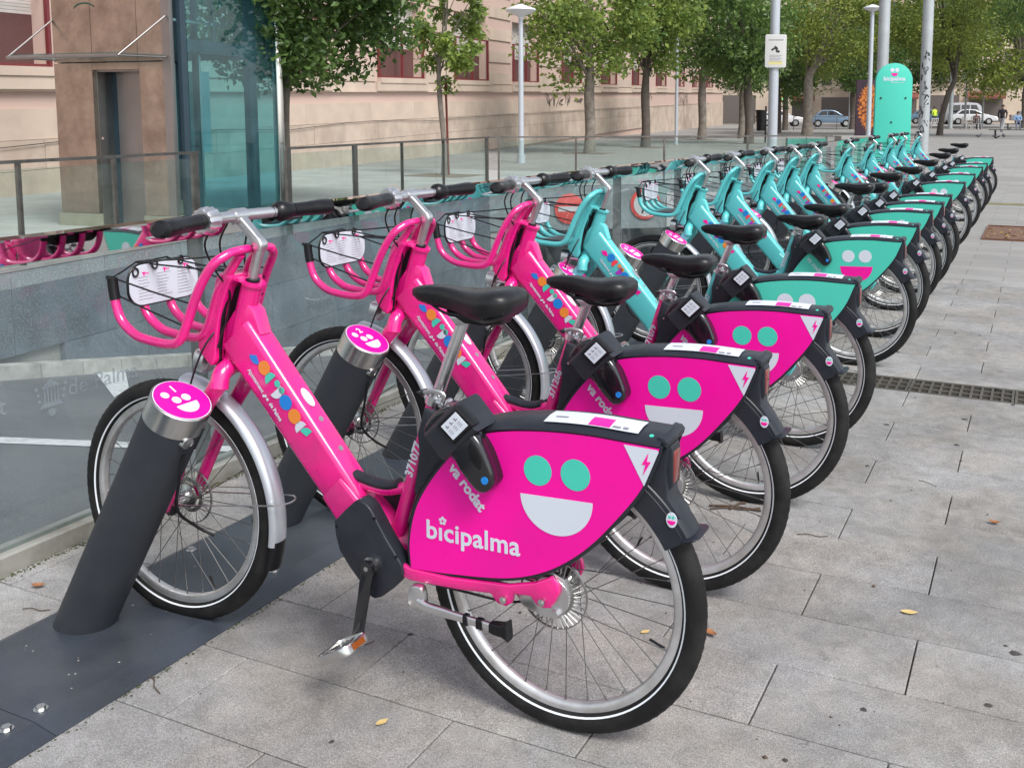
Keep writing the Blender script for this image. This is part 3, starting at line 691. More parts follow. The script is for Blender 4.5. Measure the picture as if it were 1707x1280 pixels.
    g = G(); g.add(*prism([(a * 1.0, b) for a, b in rr], bx, bx + .003, .0006, 1, axis='x')); ip = g.obj('instruction_plate', M['print_white'], root)
    g = G(); rr2 = [(p[0] + .015, p[1] + .948) for p in rrect(.122, .058, .046, 6)]; g.add(*prism(rr2, bx - .006, bx - .0005, .0015, 1, axis='x'))
    for y0, z0 in ((-.085, .985), (-.02, .998), (.07, 1.0)):
        g.add(*lathe([(.007, -.002), (.011, -.002), (.011, .002), (.007, .002)], 12)) if False else None
        g.add(*tube([(bx + .006 , y0 + .009 * math.cos(t * math.pi / 6), z0 + .011 * math.sin(t * math.pi / 6)) for t in range(12)], .0026, n=5, ref=(1, 0, 0), closed=True))
    g.add(*tube([(-1.238, -.13, .975), (-1.235, -.13, .945), (-1.230, -.13, .918)], .0138, n=12)); g.add(*tube([(-1.238, .13, .975), (-1.232, .13, .93)], .0150, n=12))
    g.add(*cyl((-1.262, -.125, .974), (-1.238, -.125, .974), .005, 8))
    g.obj('plate_bracket', M['black'], root)
    g = G(); x = bx + .0032; random.seed(4)
    def ln(y, z, w, h=.0012): g.add(*box(x, x + .0004, y, y + w, z, z + h))
    for col, (ya, zt) in enumerate(((-.075, .968), (-.012, .972), (.058, .976))):
        for r_ in range(9):
            zz = zt - .0085 * r_
            if zz < .907: break
            ln(ya, zz, random.uniform(.028, .052))
    g.obj('plate_print', M['print_grey'], ip)
    for ya, za in ((-.062, .979), (.008, .982), (.078, .985)):
        g = G(); g.add(*box(x, x + .0004, ya, ya + .012, za, za + .003)); g.add(*box(x, x + .0004, ya + .0115, ya + .022, za - .003, za)); g.add(*box(x, x + .0004, ya + .004, ya + .009, za - .007, za + .0002)); g.obj('plate_heading', M['print_mag'], ip)
    g = G()
    cords = [((-1.240, -.128, .975), (-.965, -.122, .925)), ((-1.238, -.130, .935), (-.992, -.126, .868)), ((-1.244, -.045, 1.006), (-.895, -.05, 1.046)), ((-1.244, -.045, 1.004), (-.91, .04, .985)), ((-1.244, .06, 1.004), (-.93, .10, .965)), ((-1.244, .09, .99), (-.955, .118, .915)), ((-1.240, .128, .975), (-.93, .11, .99)), ((-1.240, -.128, .975), (-1.244, -.045, 1.006)), ((-1.244, -.045, 1.006), (-1.244, .06, 1.006)), ((-1.244, .06, 1.006), (-1.24, .128, .975))]
    for a, b in cords:
        a, b = Vector(a), Vector(b); m_ = (a + b) / 2 - Vector((0, 0, .002)); g.add(*tube([a, m_, b], .0024, n=6, ref=(.1, .2, 1)))
    g.obj('elastic_cord', M['black'], root)
    # ---- stem, bar, grips
    g = G()
    g.add(*tube([(-.884, 0, .972), (-.852, 0, 1.062)], .0135, n=16))
    g.add(*sweep(crv([(-.853, 0, 1.056), (-.849, 0, 1.070), (-.862, 0, 1.084), (-.890, 0, 1.110), (-.921, 0, 1.138)], 4), rrect(.0145, .0125, .006, 3), scales=[1.05] * 8 + [1] * 9))
    g.add(*tube([(-.922, -.022, 1.1385), (-.922, .022, 1.1385)], .0205, n=18, ref=(1, 0, 0)))
    g.obj('stem', M['alu'], root)
    g = G(); g.add(*tube([(-.886, 0, .966), (-.8815, 0, .981)], .021, n=18)); g.obj('headset_cap', M['black'], root)
    bar = crv([(-.872, -.300, 1.136), (-.893, -.17, 1.139), (-.912, -.08, 1.1395), (-.922, 0, 1.1395), (-.912, .08, 1.1395), (-.893, .17, 1.141), (-.872, .300, 1.142)], 5)
    g = G(); g.add(*tube(bar, .0148, n=16, ref=(0, 0, 1), scales=[.80 + .2 * min(1, 2.2 * (1 - abs(p.y) / .3)) for p in bar])); g.obj('handlebar', M['alu'], root)
    def barat(y):
        for a, b in zip(bar[:-1], bar[1:]):
            if a.y <= y <= b.y: return a.lerp(b, (y - a.y) / (b.y - a.y))
        return bar[0] if y < 0 else bar[-1]
    for s in (-1, 1):
        g = G(); pts = [barat(s * y) for y in ((.155 if s < 0 else .172), .19, .22, .25, .275, .298)] + [Vector((-.869, s * .306, 1.137 if s < 0 else 1.142))]
        g.add(*sweep(pts, circ(.0195, .0195, 18), ref=(0, 0, 1), scales=[1.0, .98, (1.0, 1.08), (1.08, 1.3), (1.15, 1.55), (1.1, 1.5), (.7, .9)])); g.obj('grip', M['black'], root)
        g = G(); c0, c1 = (barat(-.105), barat(-.152)) if s < 0 else (barat(.118), barat(.16))
        if s < 0:
            pr = [((.0345 if i % 2 else .0315) * math.cos(2 * math.pi * i / 28), (.0345 if i % 2 else .0315) * math.sin(2 * math.pi * i / 28)) for i in range(28)]
            g.add(*sweep([c0, c0.lerp(c1, .15), c0.lerp(c1, .85), c1], pr, ref=(0, 0, 1), scales=[.72, 1, .96, .82])); g.obj('bell_ring', M['alu'], root)
        else:
            g.add(*sweep([c0, c0.lerp(c1, .2), c0.lerp(c1, .5), c1, barat(.17)], circ(.0225, n=18), ref=(0, 0, 1), scales=[.85, 1.2, 1.25, 1.05, .9])); g.obj('gear_shifter', M['black'], root)
        g = G(); c = barat(s * .105); g.add(*tube([c + Vector((0, s * .0, 0)), c + Vector((0, s * .014, 0))], .0155, n=14, ref=(0, 0, 1))); g.add(*obox(c + Vector((-.016, s * .005, -.018)), (.012, 0, .004), (0, .010, 0), (-.003, 0, .010)))
        L_ = crv([c + Vector((-.022, s * .008, -.020)), c + Vector((-.050, s * .05, -.026)), c + Vector((-.045, s * .11, -.030)), c + Vector((-.038, s * .165, -.030))], 5)
        g.add(*sweep(L_, circ(.0035, .007, 8), ref=(0, 0, 1))); g.obj('brake_lever', M['alu'] if s < 0 else M['black'], root)
    # ---- saddle and post (moved together along the seat tube for each rider)
    xs = [-.387, -.382, -.366, -.335, -.295, -.255, -.215, -.180, -.150, -.125, -.110, -.104]
    hw = [.006, .014, .021, .025, .028, .036, .053, .068, .074, .070, .055, .030]
    zt = [.988, .994, 1.000, 1.006, 1.007, 1.003, 1.003, 1.008, 1.012, 1.010, 1.002, .992]
    zb = [.984, .973, .963, .956, .950, .941, .932, .929, .934, .944, .956, .974]
    g = G(); vs = []; k = 22
    for i in range(len(xs)):
        for q in range(k):
            t = 2 * math.pi * q / k; c, s_ = math.cos(t), math.sin(t)
            yy = hw[i] * math.copysign(abs(c) ** .8, c)
            if s_ >= 0:
                zc = zb[i] + (zt[i] - zb[i]) * .62; z = zc + (zt[i] - zc) * abs(s_) ** .75
                z -= .004 * math.exp(-(yy / .012) ** 2) if -.34 < xs[i] < -.13 else 0
            else:
                zc = zb[i] + (zt[i] - zb[i]) * .62; z = zc - (zc - zb[i]) * abs(s_) ** .6 * (1 - .0 * abs(c))
            vs.append((xs[i], yy, z))
    fs = [tuple(range(k)), tuple((len(xs) - 1) * k + q for q in reversed(range(k)))]
    for i in range(len(xs) - 1):
        for q in range(k): fs.append((i * k + q, i * k + (q + 1) % k, (i + 1) * k + (q + 1) % k, (i + 1) * k + q))
    g.add(vs, fs); sd_ = g.obj('saddle', M['saddle'], root, ang=70)
    g = G()
    for s in (-1, 1): g.add(*tube(crv([(-.35, s * .008, .972), (-.30, s * .020, .948), (-.25, s * .022, .940), (-.19, s * .022, .940), (-.145, s * .03, .955)], 4), .0035, n=6))
    g.add(*prism([(-.285, .950), (-.19, .944), (-.13, .952), (-.14, .930), (-.19, .922), (-.235, .925)], -.028, .028, .006)); g.obj('saddle_rail', M['black'], sd_)
    g = G(); g.add(*tube([(-.246, 0, .942), (-.2535, 0, .92), (-.345, 0, .69)], .0148, n=18)); g.add(*prism([(-.285, .938), (-.215, .936), (-.225, .922), (-.262, .915)], -.018, .018, .004)); g.obj('seat_post', M['alu'], root)
    g = G(); u = Vector((.335, 0, .94)).normalized(); c = Vector((-.331, 0, .731))
    g.add(*tube([c - u * .012, c + u * .010], .0225, n=20)); g.add(*cyl(c + Vector((.018, -.018, 0)), c + Vector((.045, -.020, -.004)), .009, 12)); g.add(*cyl(c + Vector((.035, -.034, -.002)), c + Vector((.035, .012, -.002)), .006, 10))
    g.add(*sweep(crv([c + Vector((.038, -.030, .002)), c + Vector((.045, -.034, .022)), c + Vector((.020, -.036, .030)), c + Vector((-.010, -.032, .022))], 4), circ(.003, .006, 8))); g.obj('seat_clamp', M['alu'], root)
    g = G(); g.add(*prism([(-.362, .752), (-.350, .758), (-.335, .752), (-.348, .742)], -.035, -.008, .003)); g.obj('clamp_lever', M['gloss_black'], root)
    # ---- skirt guard
    inner = offset_poly(OUT2, .0075)
    g = G()
    for s in (-1, 1): g.add(*prism(inner, s * (PY - .006), s * (PY - .0015), .001, 1))
    # arched cover along the front and top edge
    pth = [Vector((p[0], 0, p[1])) for p in OUT2 if True][:56]
    pth = [Vector((-.372, 0, .312)), Vector((-.364, 0, .337))] + pth[2:56]
    prof = []
    for q in range(13):
        s = -1 + q / 6; prof.append((s * (PY + .0035), .020 * (1 - abs(s) ** 2.6) + .006))
    prof2 = prof + [(a * .93, b - .008) for a, b in reversed(prof)]
    sc = []
    n_ = len(pth)
    for i in range(n_):
        t = i / (n_ - 1); sc.append((.72 + .28 * min(1, t * 2.2), .8 + .35 * min(1, t * 1.5)))
    # orient: outward normal
    vs, fs = [], []; k = len(prof2)
    for i, p in enumerate(pth):
        t = (pth[min(i + 1, n_ - 1)] - pth[max(i - 1, 0)]).normalized(); up = Vector((-t.z, 0, t.x))
        lip = .012 if t.z > .6 else 0.0
        f_ = max(0, min(1, (t.z - .1) / .6))
        for a, b in prof2:
            hh = b * (.8) + (.009 * f_)
            vs.append(p + Vector((0, 1, 0)) * a * sc[i][0] ** (1 if f_ < .5 else .0 + 1) + up * hh)
    for i in range(n_ - 1):
        for q in range(k): fs.append((i * k + q, i * k + (q + 1) % k, (i + 1) * k + (q + 1) % k, (i + 1) * k + q))
    fs.append(tuple(range(k))); fs.append(tuple((n_ - 1) * k + q for q in reversed(range(k))))
    g.add(vs, fs)
    # small overhanging lip at the tail
    g.add(*prism([(.250, .718), (.264, .716), (.267, .728), (.260, .736), (.245, .738)], -.058, .058, .003))
    g.obj('guard_cover', M['cover'], root)
    for s in (-1, 1):
        g = G(); p = OUT2
        g.add(*prism(p, s * (PY - .0015), s * (PY + .0015), .0008, 1)); pn = g.obj('side_panel', PN, root)
        y = s * (PY + .0019); t_ = .0004
        X = 1 if s < 0 else -1
        def fl(gg, poly): gg.add(*prism(poly, y - t_, y + t_))
        # face emblem: two discs and a half disc
        g = G(); eyec = 'print_teal' if pk else 'print_white'
        ex, ez, er = -.0245, .6285, .0335
        for cx, cz_, r_ in ((ex, ez, er), (.0655, .6325, .0345)): fl(g, disc(cx, cz_, r_, 40))
        g.obj('emblem_eyes', M[eyec], pn)
        g = G(); a = Vector((-.067, .5705)); b = Vector((.106, .577)); c_ = (a + b) / 2; u = (b - a).normalized(); w = Vector((u.y, -u.x)); r_ = (b - a).length / 2
        fl(g, [tuple(c_ + u * r_ * math.cos(R(180 * i / 36)) + w * r_ * .97 * math.sin(R(180 * i / 36))) for i in range(37)])
        g.obj('emblem_mouth', M['print_white'] if pk else M['print_mag'], pn)
        if pk:
            g = G(); fl(g, [(.176, .716), (.249, .7145), (.253, .711), (.222, .634)]); g.obj('white_corner', M['print_white'], pn)
            g = G(); yy = s * (PY + .0028); g.add(*prism([(.2310, .7060), (.2165, .6795), (.2245, .6800), (.2195, .6570), (.2365, .6880), (.2280, .6870)], yy - t_, yy + t_)); g.obj('bolt_symbol', M['print_mag'], pn)
        # lettering (reads correctly from each side)
        g = G(); up = Vector((0, 0, 1))
        if s < 0:
            if pk:
                r0 = Vector((1, 0, .012))
                g.add(*text_on('b\u0131cipalma', .0625, (-.316, y, .4225), r0, up, bold=.0011, depth=.0004, spacing=1.04, shear=1.02))
                for q in range(5): a = R(90 + 72 * q); fl(g, disc(-.2695 + .0062 * math.cos(a), .4700 + .0062 * math.sin(a), .0040, 10))
                g.obj('lettering', M['print_white'], pn); g = G()
            r1 = Vector((.078, 0, -.086)).normalized(); u1 = Vector((.086, 0, .078)).normalized()
            g.add(*text_on('va rodat', .036, (-.252, y, .598), r1, u1, bold=.0012 if pk else .0004, depth=.0004))
        else:
            if pk: g.add(*text_on('bicipalma', .0625, (-.07, y, .4225), (-1, 0, 0), up, bold=.0021, depth=.0004))
            g.add(*text_on('va rodat', .036, (-.175, y, .512), Vector((-.078, 0, .086)), Vector((.086, 0, .078)), bold=.0012, depth=.0004))
        g.obj('lettering', M['print_white'], pn)
        if pk and s < 0:
            g = G(); yy = y - .0012; g.add(*prism(disc(-.2695, .4700, .0024, 10), yy - t_, yy + t_)); g.obj('flower_centre', PN, pn)
    # sticker on the guard top
    def topz(x):
        best = min(pth, key=lambda p: abs(p.x - x) + (0 if p.z > .69 else 9)); return best.z
    g = G(); st = []; X_ = [-.03, .0, .04, .08, .12, .16, .20]
    def strip(x0, x1, y0, y1, lift):
        n1 = 8; vs = []
        for i in range(n1 + 1):
            x = x0 + (x1 - x0) * i / n1
            for yy in (y0, (y0 + y1) / 2, y1):
                s = abs(yy) / (PY + .0035); sr = min(1, .8 + .35)
                zz = topz_l(x) + .8 * (.020 * (1 - s ** 2.6) + .006) + lift; vs.append((x, yy, zz))
        fs = [];
        for i in range(n1):
            for q in range(2): fs.append((i * 3 + q, i * 3 + q + 1, i * 3 + q + 4, i * 3 + q + 3))
        return vs, fs
    def topz_l(x):
        pp = [p for p in pth if p.z > .685]
        for a, b in zip(pp[:-1], pp[1:]):
            if a.x <= x <= b.x: return a.z + (b.z - a.z) * (x - a.x) / max(1e-6, b.x - a.x)
        return pp[-1].z
    g.add(*strip(-.02, .200, -.052, .012, .0035)); stt = g.obj('top_sticker', M['print_white'], root)
    g = G(); g.add(*strip(.085, .135, -.050, -.012, .0044)); g.obj('sticker_patch', M['print_mag'], stt)
    g = G(); g.add(*strip(.14, .158, -.046, -.040, .0044)); g.add(*strip(.163, .175, -.046, -.038, .0044)); g.add(*strip(.0, .03, -.030, -.026, .0044)); g.obj('sticker_print', M['print_grey'], stt)
    g = G(); g.add(*cyl((.228, -.045, topz_l(.228) + .0135), (.228, -.046, topz_l(.228) + .0165), .005, 12)); g.obj('guard_screw', M['print_teal'], root)
    # ---- rear mudguard, tail and lens
    g = G(); g.add(*fender(0, .362, 30, 128, .040, .020, .003, 30)); g.add(*fender(0, .352, 30, 66, .0415, .052, .003, 16))
    g.add(*prism([(.222, .70), (.262, .712), (.256, .66), (.262, .60), (.290, .562), (.262, .53), (.205, .59), (.170, .60)], -.036, .036, .008))
    g.add(*sweep([(.300 + .0, 0, .520), (.322, 0, .524), (.330, 0, .526)], circ(.052, .004, 18, 3), scales=[(1, 1), (.95, 1), (.7, .6)]))
    g.obj('rear_mudguard', M['black'] if False else M['cover'], root)
    g = G(); g.add(*prism([(.252, .704), (.264, .704), (.2700, .694), (.2700, .632), (.262, .622), (.252, .622)], -.021, .021, .005)); g.obj('tail_light', M['redlens'], root)
    g = G(); g.add(*prism([(.250, .712), (.2625, .712), (.2675, .700), (.2675, .626), (.2600, .614), (.250, .614)], -.0255, .0255, .003)); g.obj('lens_bezel', M['cover'], root)
    g = G(); g.add(*prism([(p[0], p[1]) for p in disc(.273, .560, .0165, 20, rx=.012)], -.0440, -.0425)); rs = g.obj('round_sticker', M['print_white'], root)
    g = G(); g.add(*prism(disc(.273, .5585, .009, 12, 180, 360), -.0449, -.0441)); g.obj('round_sticker_mouth', M['print_mag'], rs)
    g = G(); g.add(*prism(disc(.269, .566, .0032, 10), -.0449, -.0441)); g.add(*prism(disc(.277, .566, .0032, 10), -.0449, -.0441)); g.obj('round_sticker_eyes', M['print_teal'], rs)
    # ---- bracket and lock
    g = G()
    for s in (-1, 1): g.add(*prism([(-.327, .722), (-.300, .716), (-.262, .650), (-.215, .640), (-.235, .60), (-.300, .56), (-.340, .50), (-.358, .52), (-.342, .615), (-.346, .66)], s * .036, s * .058, .006))
    g.add(*prism([(-.322, .715), (-.300, .712), (-.270, .66), (-.28, .62), (-.335, .64)], -.036, .036, .003)); g.obj('lock_bracket', M['cover'], root)
    g = G(); g.add(*cyl((-.318, -.057, .662), (-.318, -.060, .662), .004, 10)); g.obj('bracket_bolt', M['steel'], root)
    lk = [(-.300, .690), (-.268, .735), (-.222, .752), (-.178, .730), (-.160, .700), (-.135, .668), (-.118, .630), (-.110, .600), (-.124, .580), (-.146, .569), (-.178, .593), (-.227, .635), (-.280, .660)]
    lkc = [(p.x, p.y) for p in crv([(a, b, 0) for a, b in lk], 3, True)]
    g = G(); g.add(*prism(lkc, -.104, -.040, .010, 3));
    nose = [(p.x, p.y) for p in crv([(-.222, .690, 0), (-.176, .712, 0), (-.145, .690, 0), (-.122, .650, 0), (-.109, .606, 0), (-.122, .580, 0), (-.146, .573, 0), (-.172, .592, 0), (-.205, .632, 0)], 3, True)]
    g.add(*prism(nose, -.122, -.09, .011, 3)); lo = g.obj('lock_box', M['gloss_black'], root)
    g = G(); g.add(*prism([(p.x, p.y) for p in crv([(-.165, .688, 0), (-.150, .680, 0), (-.136, .650, 0), (-.140, .628, 0), (-.158, .640, 0), (-.168, .664, 0)], 3, True)], -.1235, -.118, .002)); g.obj('lock_recess', M['black'], lo)
    g = G(); g.add(*sweep([(-.258, -.075, .662), (-.205, -.080, .712), (-.172, -.080, .742)], rrect(.050, .040, .012, 3), ref=(0, 1, 0), scales=[.95, 1, .98])); g.obj('display_housing', M['cover'], lo)
    g = G(); g.add(*prism([(-.242, .716), (-.192, .766), (-.148, .730), (-.198, .680)], -.137, -.100, .006, 2)); g.obj('display_unit', M['black'], lo)
    g = G(); g.add(*prism([(-.228, .718), (-.191, .755), (-.160, .729), (-.197, .692)], -.1388, -.1368)); scn = g.obj('display_label', M['print_white'], lo)
    g = G(); e1 = Vector((.037, 0, .037)).normalized(); e2 = Vector((.031, 0, -.026)).normalized(); o_ = Vector((-.228, -.1393, .718))
    for i in range(3): g.add(*obox(o_ + e1 * (.011 + .014 * i) + e2 * .011, e1 * .0016, e2 * .004, (0, .0003, 0))); g.add(*obox(o_ + e1 * (.014 + .014 * i) + e2 * .013, e1 * .003, e2 * .0009, (0, .0003, 0)))
    for i in range(3):
        for q in range(3): g.add(*obox(o_ + e1 * (.011 + .015 * i) + e2 * (.021 + .0045 * q), e1 * .0045, e2 * .0006, (0, .0003, 0)))
    g.obj('label_print', M['print_grey'], scn)
    g = G(); g.add(*cyl((-.128, -.118, .606), (-.128, -.1245, .606), .0085, 14)); g.obj('lock_button', M['print_blue'], lo)
    # ---- chainstays, drivetrain
    csp = [(-.42, .352), (-.40, .318), (-.366, .307), (-.226, .313), (-.144, .322), (-.128, .303), (-.105, .300), (-.090, .311), (-.084, .334), (-.043, .337), (-.028, .320), (-.014, .316), (.006, .320), (.016, .335), (.026, .357), (.022, .378), (.006, .392), (-.03, .372), (-.1, .352), (-.25, .338), (-.36, .338)]
    g = G()
    for s in (-1, 1): g.add(*prism(csp, s * .058, s * .074, .005, 2))
    g.obj('chainstay', F, root)
    for xx, zz in ((-.108, .318), (-.012, .333)): g = G(); g.add(*cyl((xx, -.074, zz), (xx, -.082, zz), .0085, 12)); g.add(*cyl((xx, -.080, zz), (xx, -.085, zz), .005, 6)); g.obj('dropout_bolt', M['steel'], root)
    g = G(); g.add(*prism([(-.093, .330), (-.070, .300), (-.02, .288), (.018, .290), (.040, .322), (.042, .36), (.034, .385), (.008, .395), (-.02, .36)], -.057, -.040, .005)); g.add(*cyl((.014, -.056, .306), (.014, -.070, .306), .010, 6)); g.add(*lathe([(0, 0), (.048, 0), (.05, .004), (.05, .02), (0, .02)], 32, closed=False)) if False else None
    g.add(*cyl((0, -.060, .340), (0, -.040, .340), .045, 28)); g.obj('hub_brake', M['alu'], root)
    g = G()
    for p in (crv([(-.35, -.050, .300), (-.22, -.052, .300), (-.12, -.052, .300), (-.07, -.05, .310)], 4),): g.add(*tube(p, .0028, n=6))
    g.add(*tube(crv([(-.37, .05, .30), (-.2, .052, .285), (0, .05, .29)], 4), .0035, n=6)); g.add(*tube([(-.37, .05, .40), (0, .05, .385)], .0035, n=6)); g.obj('rear_cable', M['black'], root)
    mo = [(-.512, .478), (-.490, .480), (-.466, .464), (-.425, .402), (-.385, .350), (-.378, .332), (-.381, .312), (-.428, .262), (-.452, .247), (-.470, .246), (-.50, .275), (-.562, .345), (-.575, .412), (-.572, .42)]
    moc = [(p.x, p.y) for p in crv([(a, b, 0) for a, b in mo], 2, True)]
    for s in (-1, 1): g = G(); g.add(*prism(moc, s * .038, s * .080, .009, 3)); g.obj('motor_cover', M['cover'], root)
    g = G()
    for xx, zz in ((-.568, .405), (-.455, .445), (-.395, .362)): g.add(*cyl((xx, -.079, zz), (xx, -.0815, zz), .0035, 8))
    g.obj('cover_screw', M['black'], root)
    ax = Vector((-.462, 0, .330))
    g = G(); g.add(*cyl(ax + Vector((0, -.080, 0)), ax + Vector((0, -.089, 0)), .0215, 22)); g.obj('crank_ring', M['steel'], root)
    pedN = Vector((-.494, -.105, .150)); pedF = Vector((-.432, .105, .488))
    for s, pd in ((-1, pedN), (1, pedF)):
        g = G(); a = ax + Vector((0, s * .098, 0)); b = Vector((pd.x, s * .105, pd.z)); u = (b - a).normalized()
        g.add(*sweep([a - u * .014, a, a.lerp(b, .5), b, b + u * .012], rrect(.0075, .0150, .005, 3), ref=(0, 1, 0), scales=[.85, 1.2, .95, .95, .8])); g.add(*cyl(ax + Vector((0, s * .082, 0)), ax + Vector((0, s * .108, 0)), .017, 18)); cr = g.obj('crank_arm', M['gloss_black'], root)
        g = G(); g.add(*cyl(ax + Vector((0, s * .108, 0)), ax + Vector((0, s * .1095, 0)), .006, 8)); g.obj('crank_bolt', M['steel'], cr)
        # pedal: cage around an axle along y
        pc = Vector((pd.x, s * .158, pd.z)); g = G()
        tilt = R(28); ux = Vector((math.cos(tilt), 0, math.sin(tilt))); uz = Vector((-math.sin(tilt), 0, math.cos(tilt))); uy = Vector((0, 1, 0))
        g.add(*cyl((pd.x, s * .110, pd.z), (pd.x, s * .200, pd.z), .008, 10))
        lp = [pc + ux * p_[0] + uy * p_[1] for p_ in rrect(.046, .046, .020, 4)]; g.add(*sweep(lp, rrect(.0115, .0028, .0015, 2), ref=tuple(uz), closed=True))
        g.add(*obox(pc, ux * .036, uy * .012, uz * .007)); pe = g.obj('pedal', M['steel'], root)
        g = G()
        for e in (-1, 1): g.add(*obox(pc + ux * e * .0490, ux * .0015, uy * .022, uz * .0070))
        g.obj('pedal_reflector', M['amber'], pe)
    # ---- kickstand
    g = G(); g.add(*prism([(p.x, p.y) for p in crv([(-.352, .300, 0), (-.330, .308, 0), (-.316, .300, 0), (-.312, .268, 0), (-.322, .254, 0), (-.342, .252, 0), (-.356, .262, 0)], 3, True)], -.092, -.070, .004))
    g.add(*sweep(crv([(-.330, -.088, .268), (-.305, -.090, .263), (-.275, -.092, .262), (-.19, -.095, .260), (-.125, -.098, .259)], 4), rrect(.007, .0115, .005, 3), scales=[1.1] * 4 + [1.0] * 6 + [.85] * 7)); ks = g.obj('kickstand', M['alu'], root)
    g = G(); g.add(*sweep([(-.130, -.098, .259), (-.120, -.098, .259), (-.095, -.0985, .260), (-.082, -.099, .261)], rrect(.011, .013, .004, 3), scales=[.85, 1, 1.15, (1.3, 1.75)])); g.obj('rubber_foot', M['black'], ks); g = G(); g.add(*sweep([(-.200, -.095, .260), (-.190, -.095, .260)], rrect(.0085, .013, .004, 3))); g.obj('rubber_band', M['black'], ks); g = G(); g.add(*sweep([(-.165, -.096, .2595), (-.150, -.0965, .2595)], rrect(.0085, .012, .004, 3))); g.obj('rubber_band', M['black'], ks)
    # ---- prints on the frame
    yf = -.0374
    def fr(gg, poly): gg.add(*prism(poly, yf - .0004, yf + .0004))
    if pk: cols = ['print_blue', 'print_orange', 'print_teal', 'print_teal', 'print_white', 'print_teal', 'print_blue', 'print_orange', 'print_white', 'print_teal']
    else: cols = ['print_mag', 'print_blue', 'print_red', 'print_orange', 'print_purple', 'print_orange', 'print_blue', 'print_orange', 'print_purple', 'print_mag']
    tang = math.degrees(math.atan2(-.324, .272))
    shapes = [('q', -.842, .790, .021, 180), ('c', -.818, .760, .0195), ('h', -.797, .731, .0195, 40), ('c', -.777, .724, .0095), ('h', -.783, .706, .021, 130 + 90), ('c', -.764, .708, .0095), ('c', -.752, .679, .0205), ('c', -.725, .646, .0200), ('h', -.704, .617, .0195, 40), ('q', -.688, .600, .0200, 40)]
    for (sh, col) in zip(shapes, cols):
        g = G(); x, z, r_ = sh[1:4]
        if sh[0] == 'c': fr(g, disc(x, z, r_ * .97, 24))
        elif sh[0] == 'h': fr(g, disc(x, z, r_, 18, sh[4], sh[4] + 180))
        else:
            p = disc(x, z, r_ * 1.1, 12, sh[4], sh[4] + 110); fr(g, [(x, z)] + p)
        g.obj('frame_motif', M[col], root)
    g = G(); u = Vector((.272, 0, -.324)).normalized(); w = Vector((.324, 0, .272)).normalized()
    g.add(*text_on('Ajuntament', .0150, (-.874, yf, .748), u, w, bold=.0004, depth=.0003)); g.add(*text_on('de Palma', .0150, (-.807, yf, .668), u, w, bold=.0004, depth=.0003))
    for q in range(3): fr(g, disc(-.817 + .006 * (q - 1), .683 - .004 * (q - 1) + (.004 if q == 1 else 0), .004, 8))
    g.obj('frame_lettering', M['print_white'], root)
    return root
def set_number(root, number):
    u = Vector((.031, 0, .089)).normalized(); w = Vector((-u.z, 0, u.x)); g = G()
    o = Vector((-.389, -.0190, .535)) 
    g.add(*text_on(number, .030, o, u, w, bold=.0010, depth=.0004, spacing=1.02)); g.obj('frame_number', M['print_white'], root)
def shift_saddle(root, z):
    dz = z - .996
    for ch in root.children:
        if ch.name.split('.')[0] in ('saddle', 'seat_post'): ch.location = (dz * .356, 0, dz)
def turn_crank(root, a):
    ax = Vector((-.462, 0, .330)); Rm = Matrix.Rotation(a, 4, 'Y'); off = ax - Rm @ ax
    for ch in root.children:
        if ch.name.split('.')[0] in ('crank_arm', 'pedal'): ch.rotation_euler = (0, a, 0); ch.location = off
slots = [1, 2, 3, 4, 6, 7, 8, 9, 10, 12, 14, 16, 18, 20]
BX = [-.924, -.917, -.888, -.899, -.900, -.909, -.922, -.911, -.916, -.924, -.921, -.928, -.921, -.936]
BY = [1.943, 2.70, 3.46, 4.16, 5.70, 6.50, 7.47, 8.25, 9.09, 10.92, 12.53, 14.35, 15.48, 17.72]
SZ = [.996, .908, .882, .923, .830, .828, .903, .86, .90, .87, .88, .90, .93, .95]
NUM = ['371077', '371266', '371079', '370987', '370950', None, None, None, None, None, None, None, None, None]
LB = ['magenta rental bicycle nearest the camera, number 371077 on its seat tube', 'second magenta rental bicycle, number 371266 on its seat tube', 'third and last magenta rental bicycle, number 371079 on its seat tube',
      'teal rental bicycle directly behind the last magenta one', 'second teal rental bicycle, with its whole smiling magenta mouth in view',
      'third teal rental bicycle counted from the magenta ones', 'fourth teal rental bicycle counted from the magenta ones', 'fifth teal rental bicycle counted from the magenta ones', 'sixth teal rental bicycle, last one of the closely packed run',
      'teal rental bicycle fifth from the far end of the row', 'teal rental bicycle fourth from the far end of the row', 'teal rental bicycle third from the far end of the row', 'next to last teal rental bicycle, in front of the tall teal panel', 'farthest teal rental bicycle at the end of the row']
protoP = make_bike('pink', None); protoT = make_bike('teal', None)
firstT = True
for i in range(14):
    if i == 0: b = protoP
    elif i < 3: b = copy_tree(protoP)
    elif i == 3: b = protoT
    else: b = copy_tree(protoT)
    BIKES = globals().setdefault('BIKES', []); BIKES.append(b)
random.seed(21)
for i, b in enumerate(BIKES):
    b.location = (BX[i], BY[i], .0 + (.0 if i else 0)); b.rotation_euler = (0, 0, R(random.uniform(-1.2, 1.2)) if i else 0)
    setp(b, LB[i], 'bicycle', 'rental bicycles docked in a row')
    if i: b.rotation_euler.x = R(random.uniform(-.9, .9)); turn_crank(b, R(random.choice((0, -25, 40, 15, -50, 70))))
    if NUM[i]: set_number(b, NUM[i])
    if SZ[i] != .996: shift_saddle(b, SZ[i])
    for w_ in [c for c in b.children if c.name.startswith('wheel')]:
        w_.rotation_euler.y += random.uniform(0, 6) if i else 0
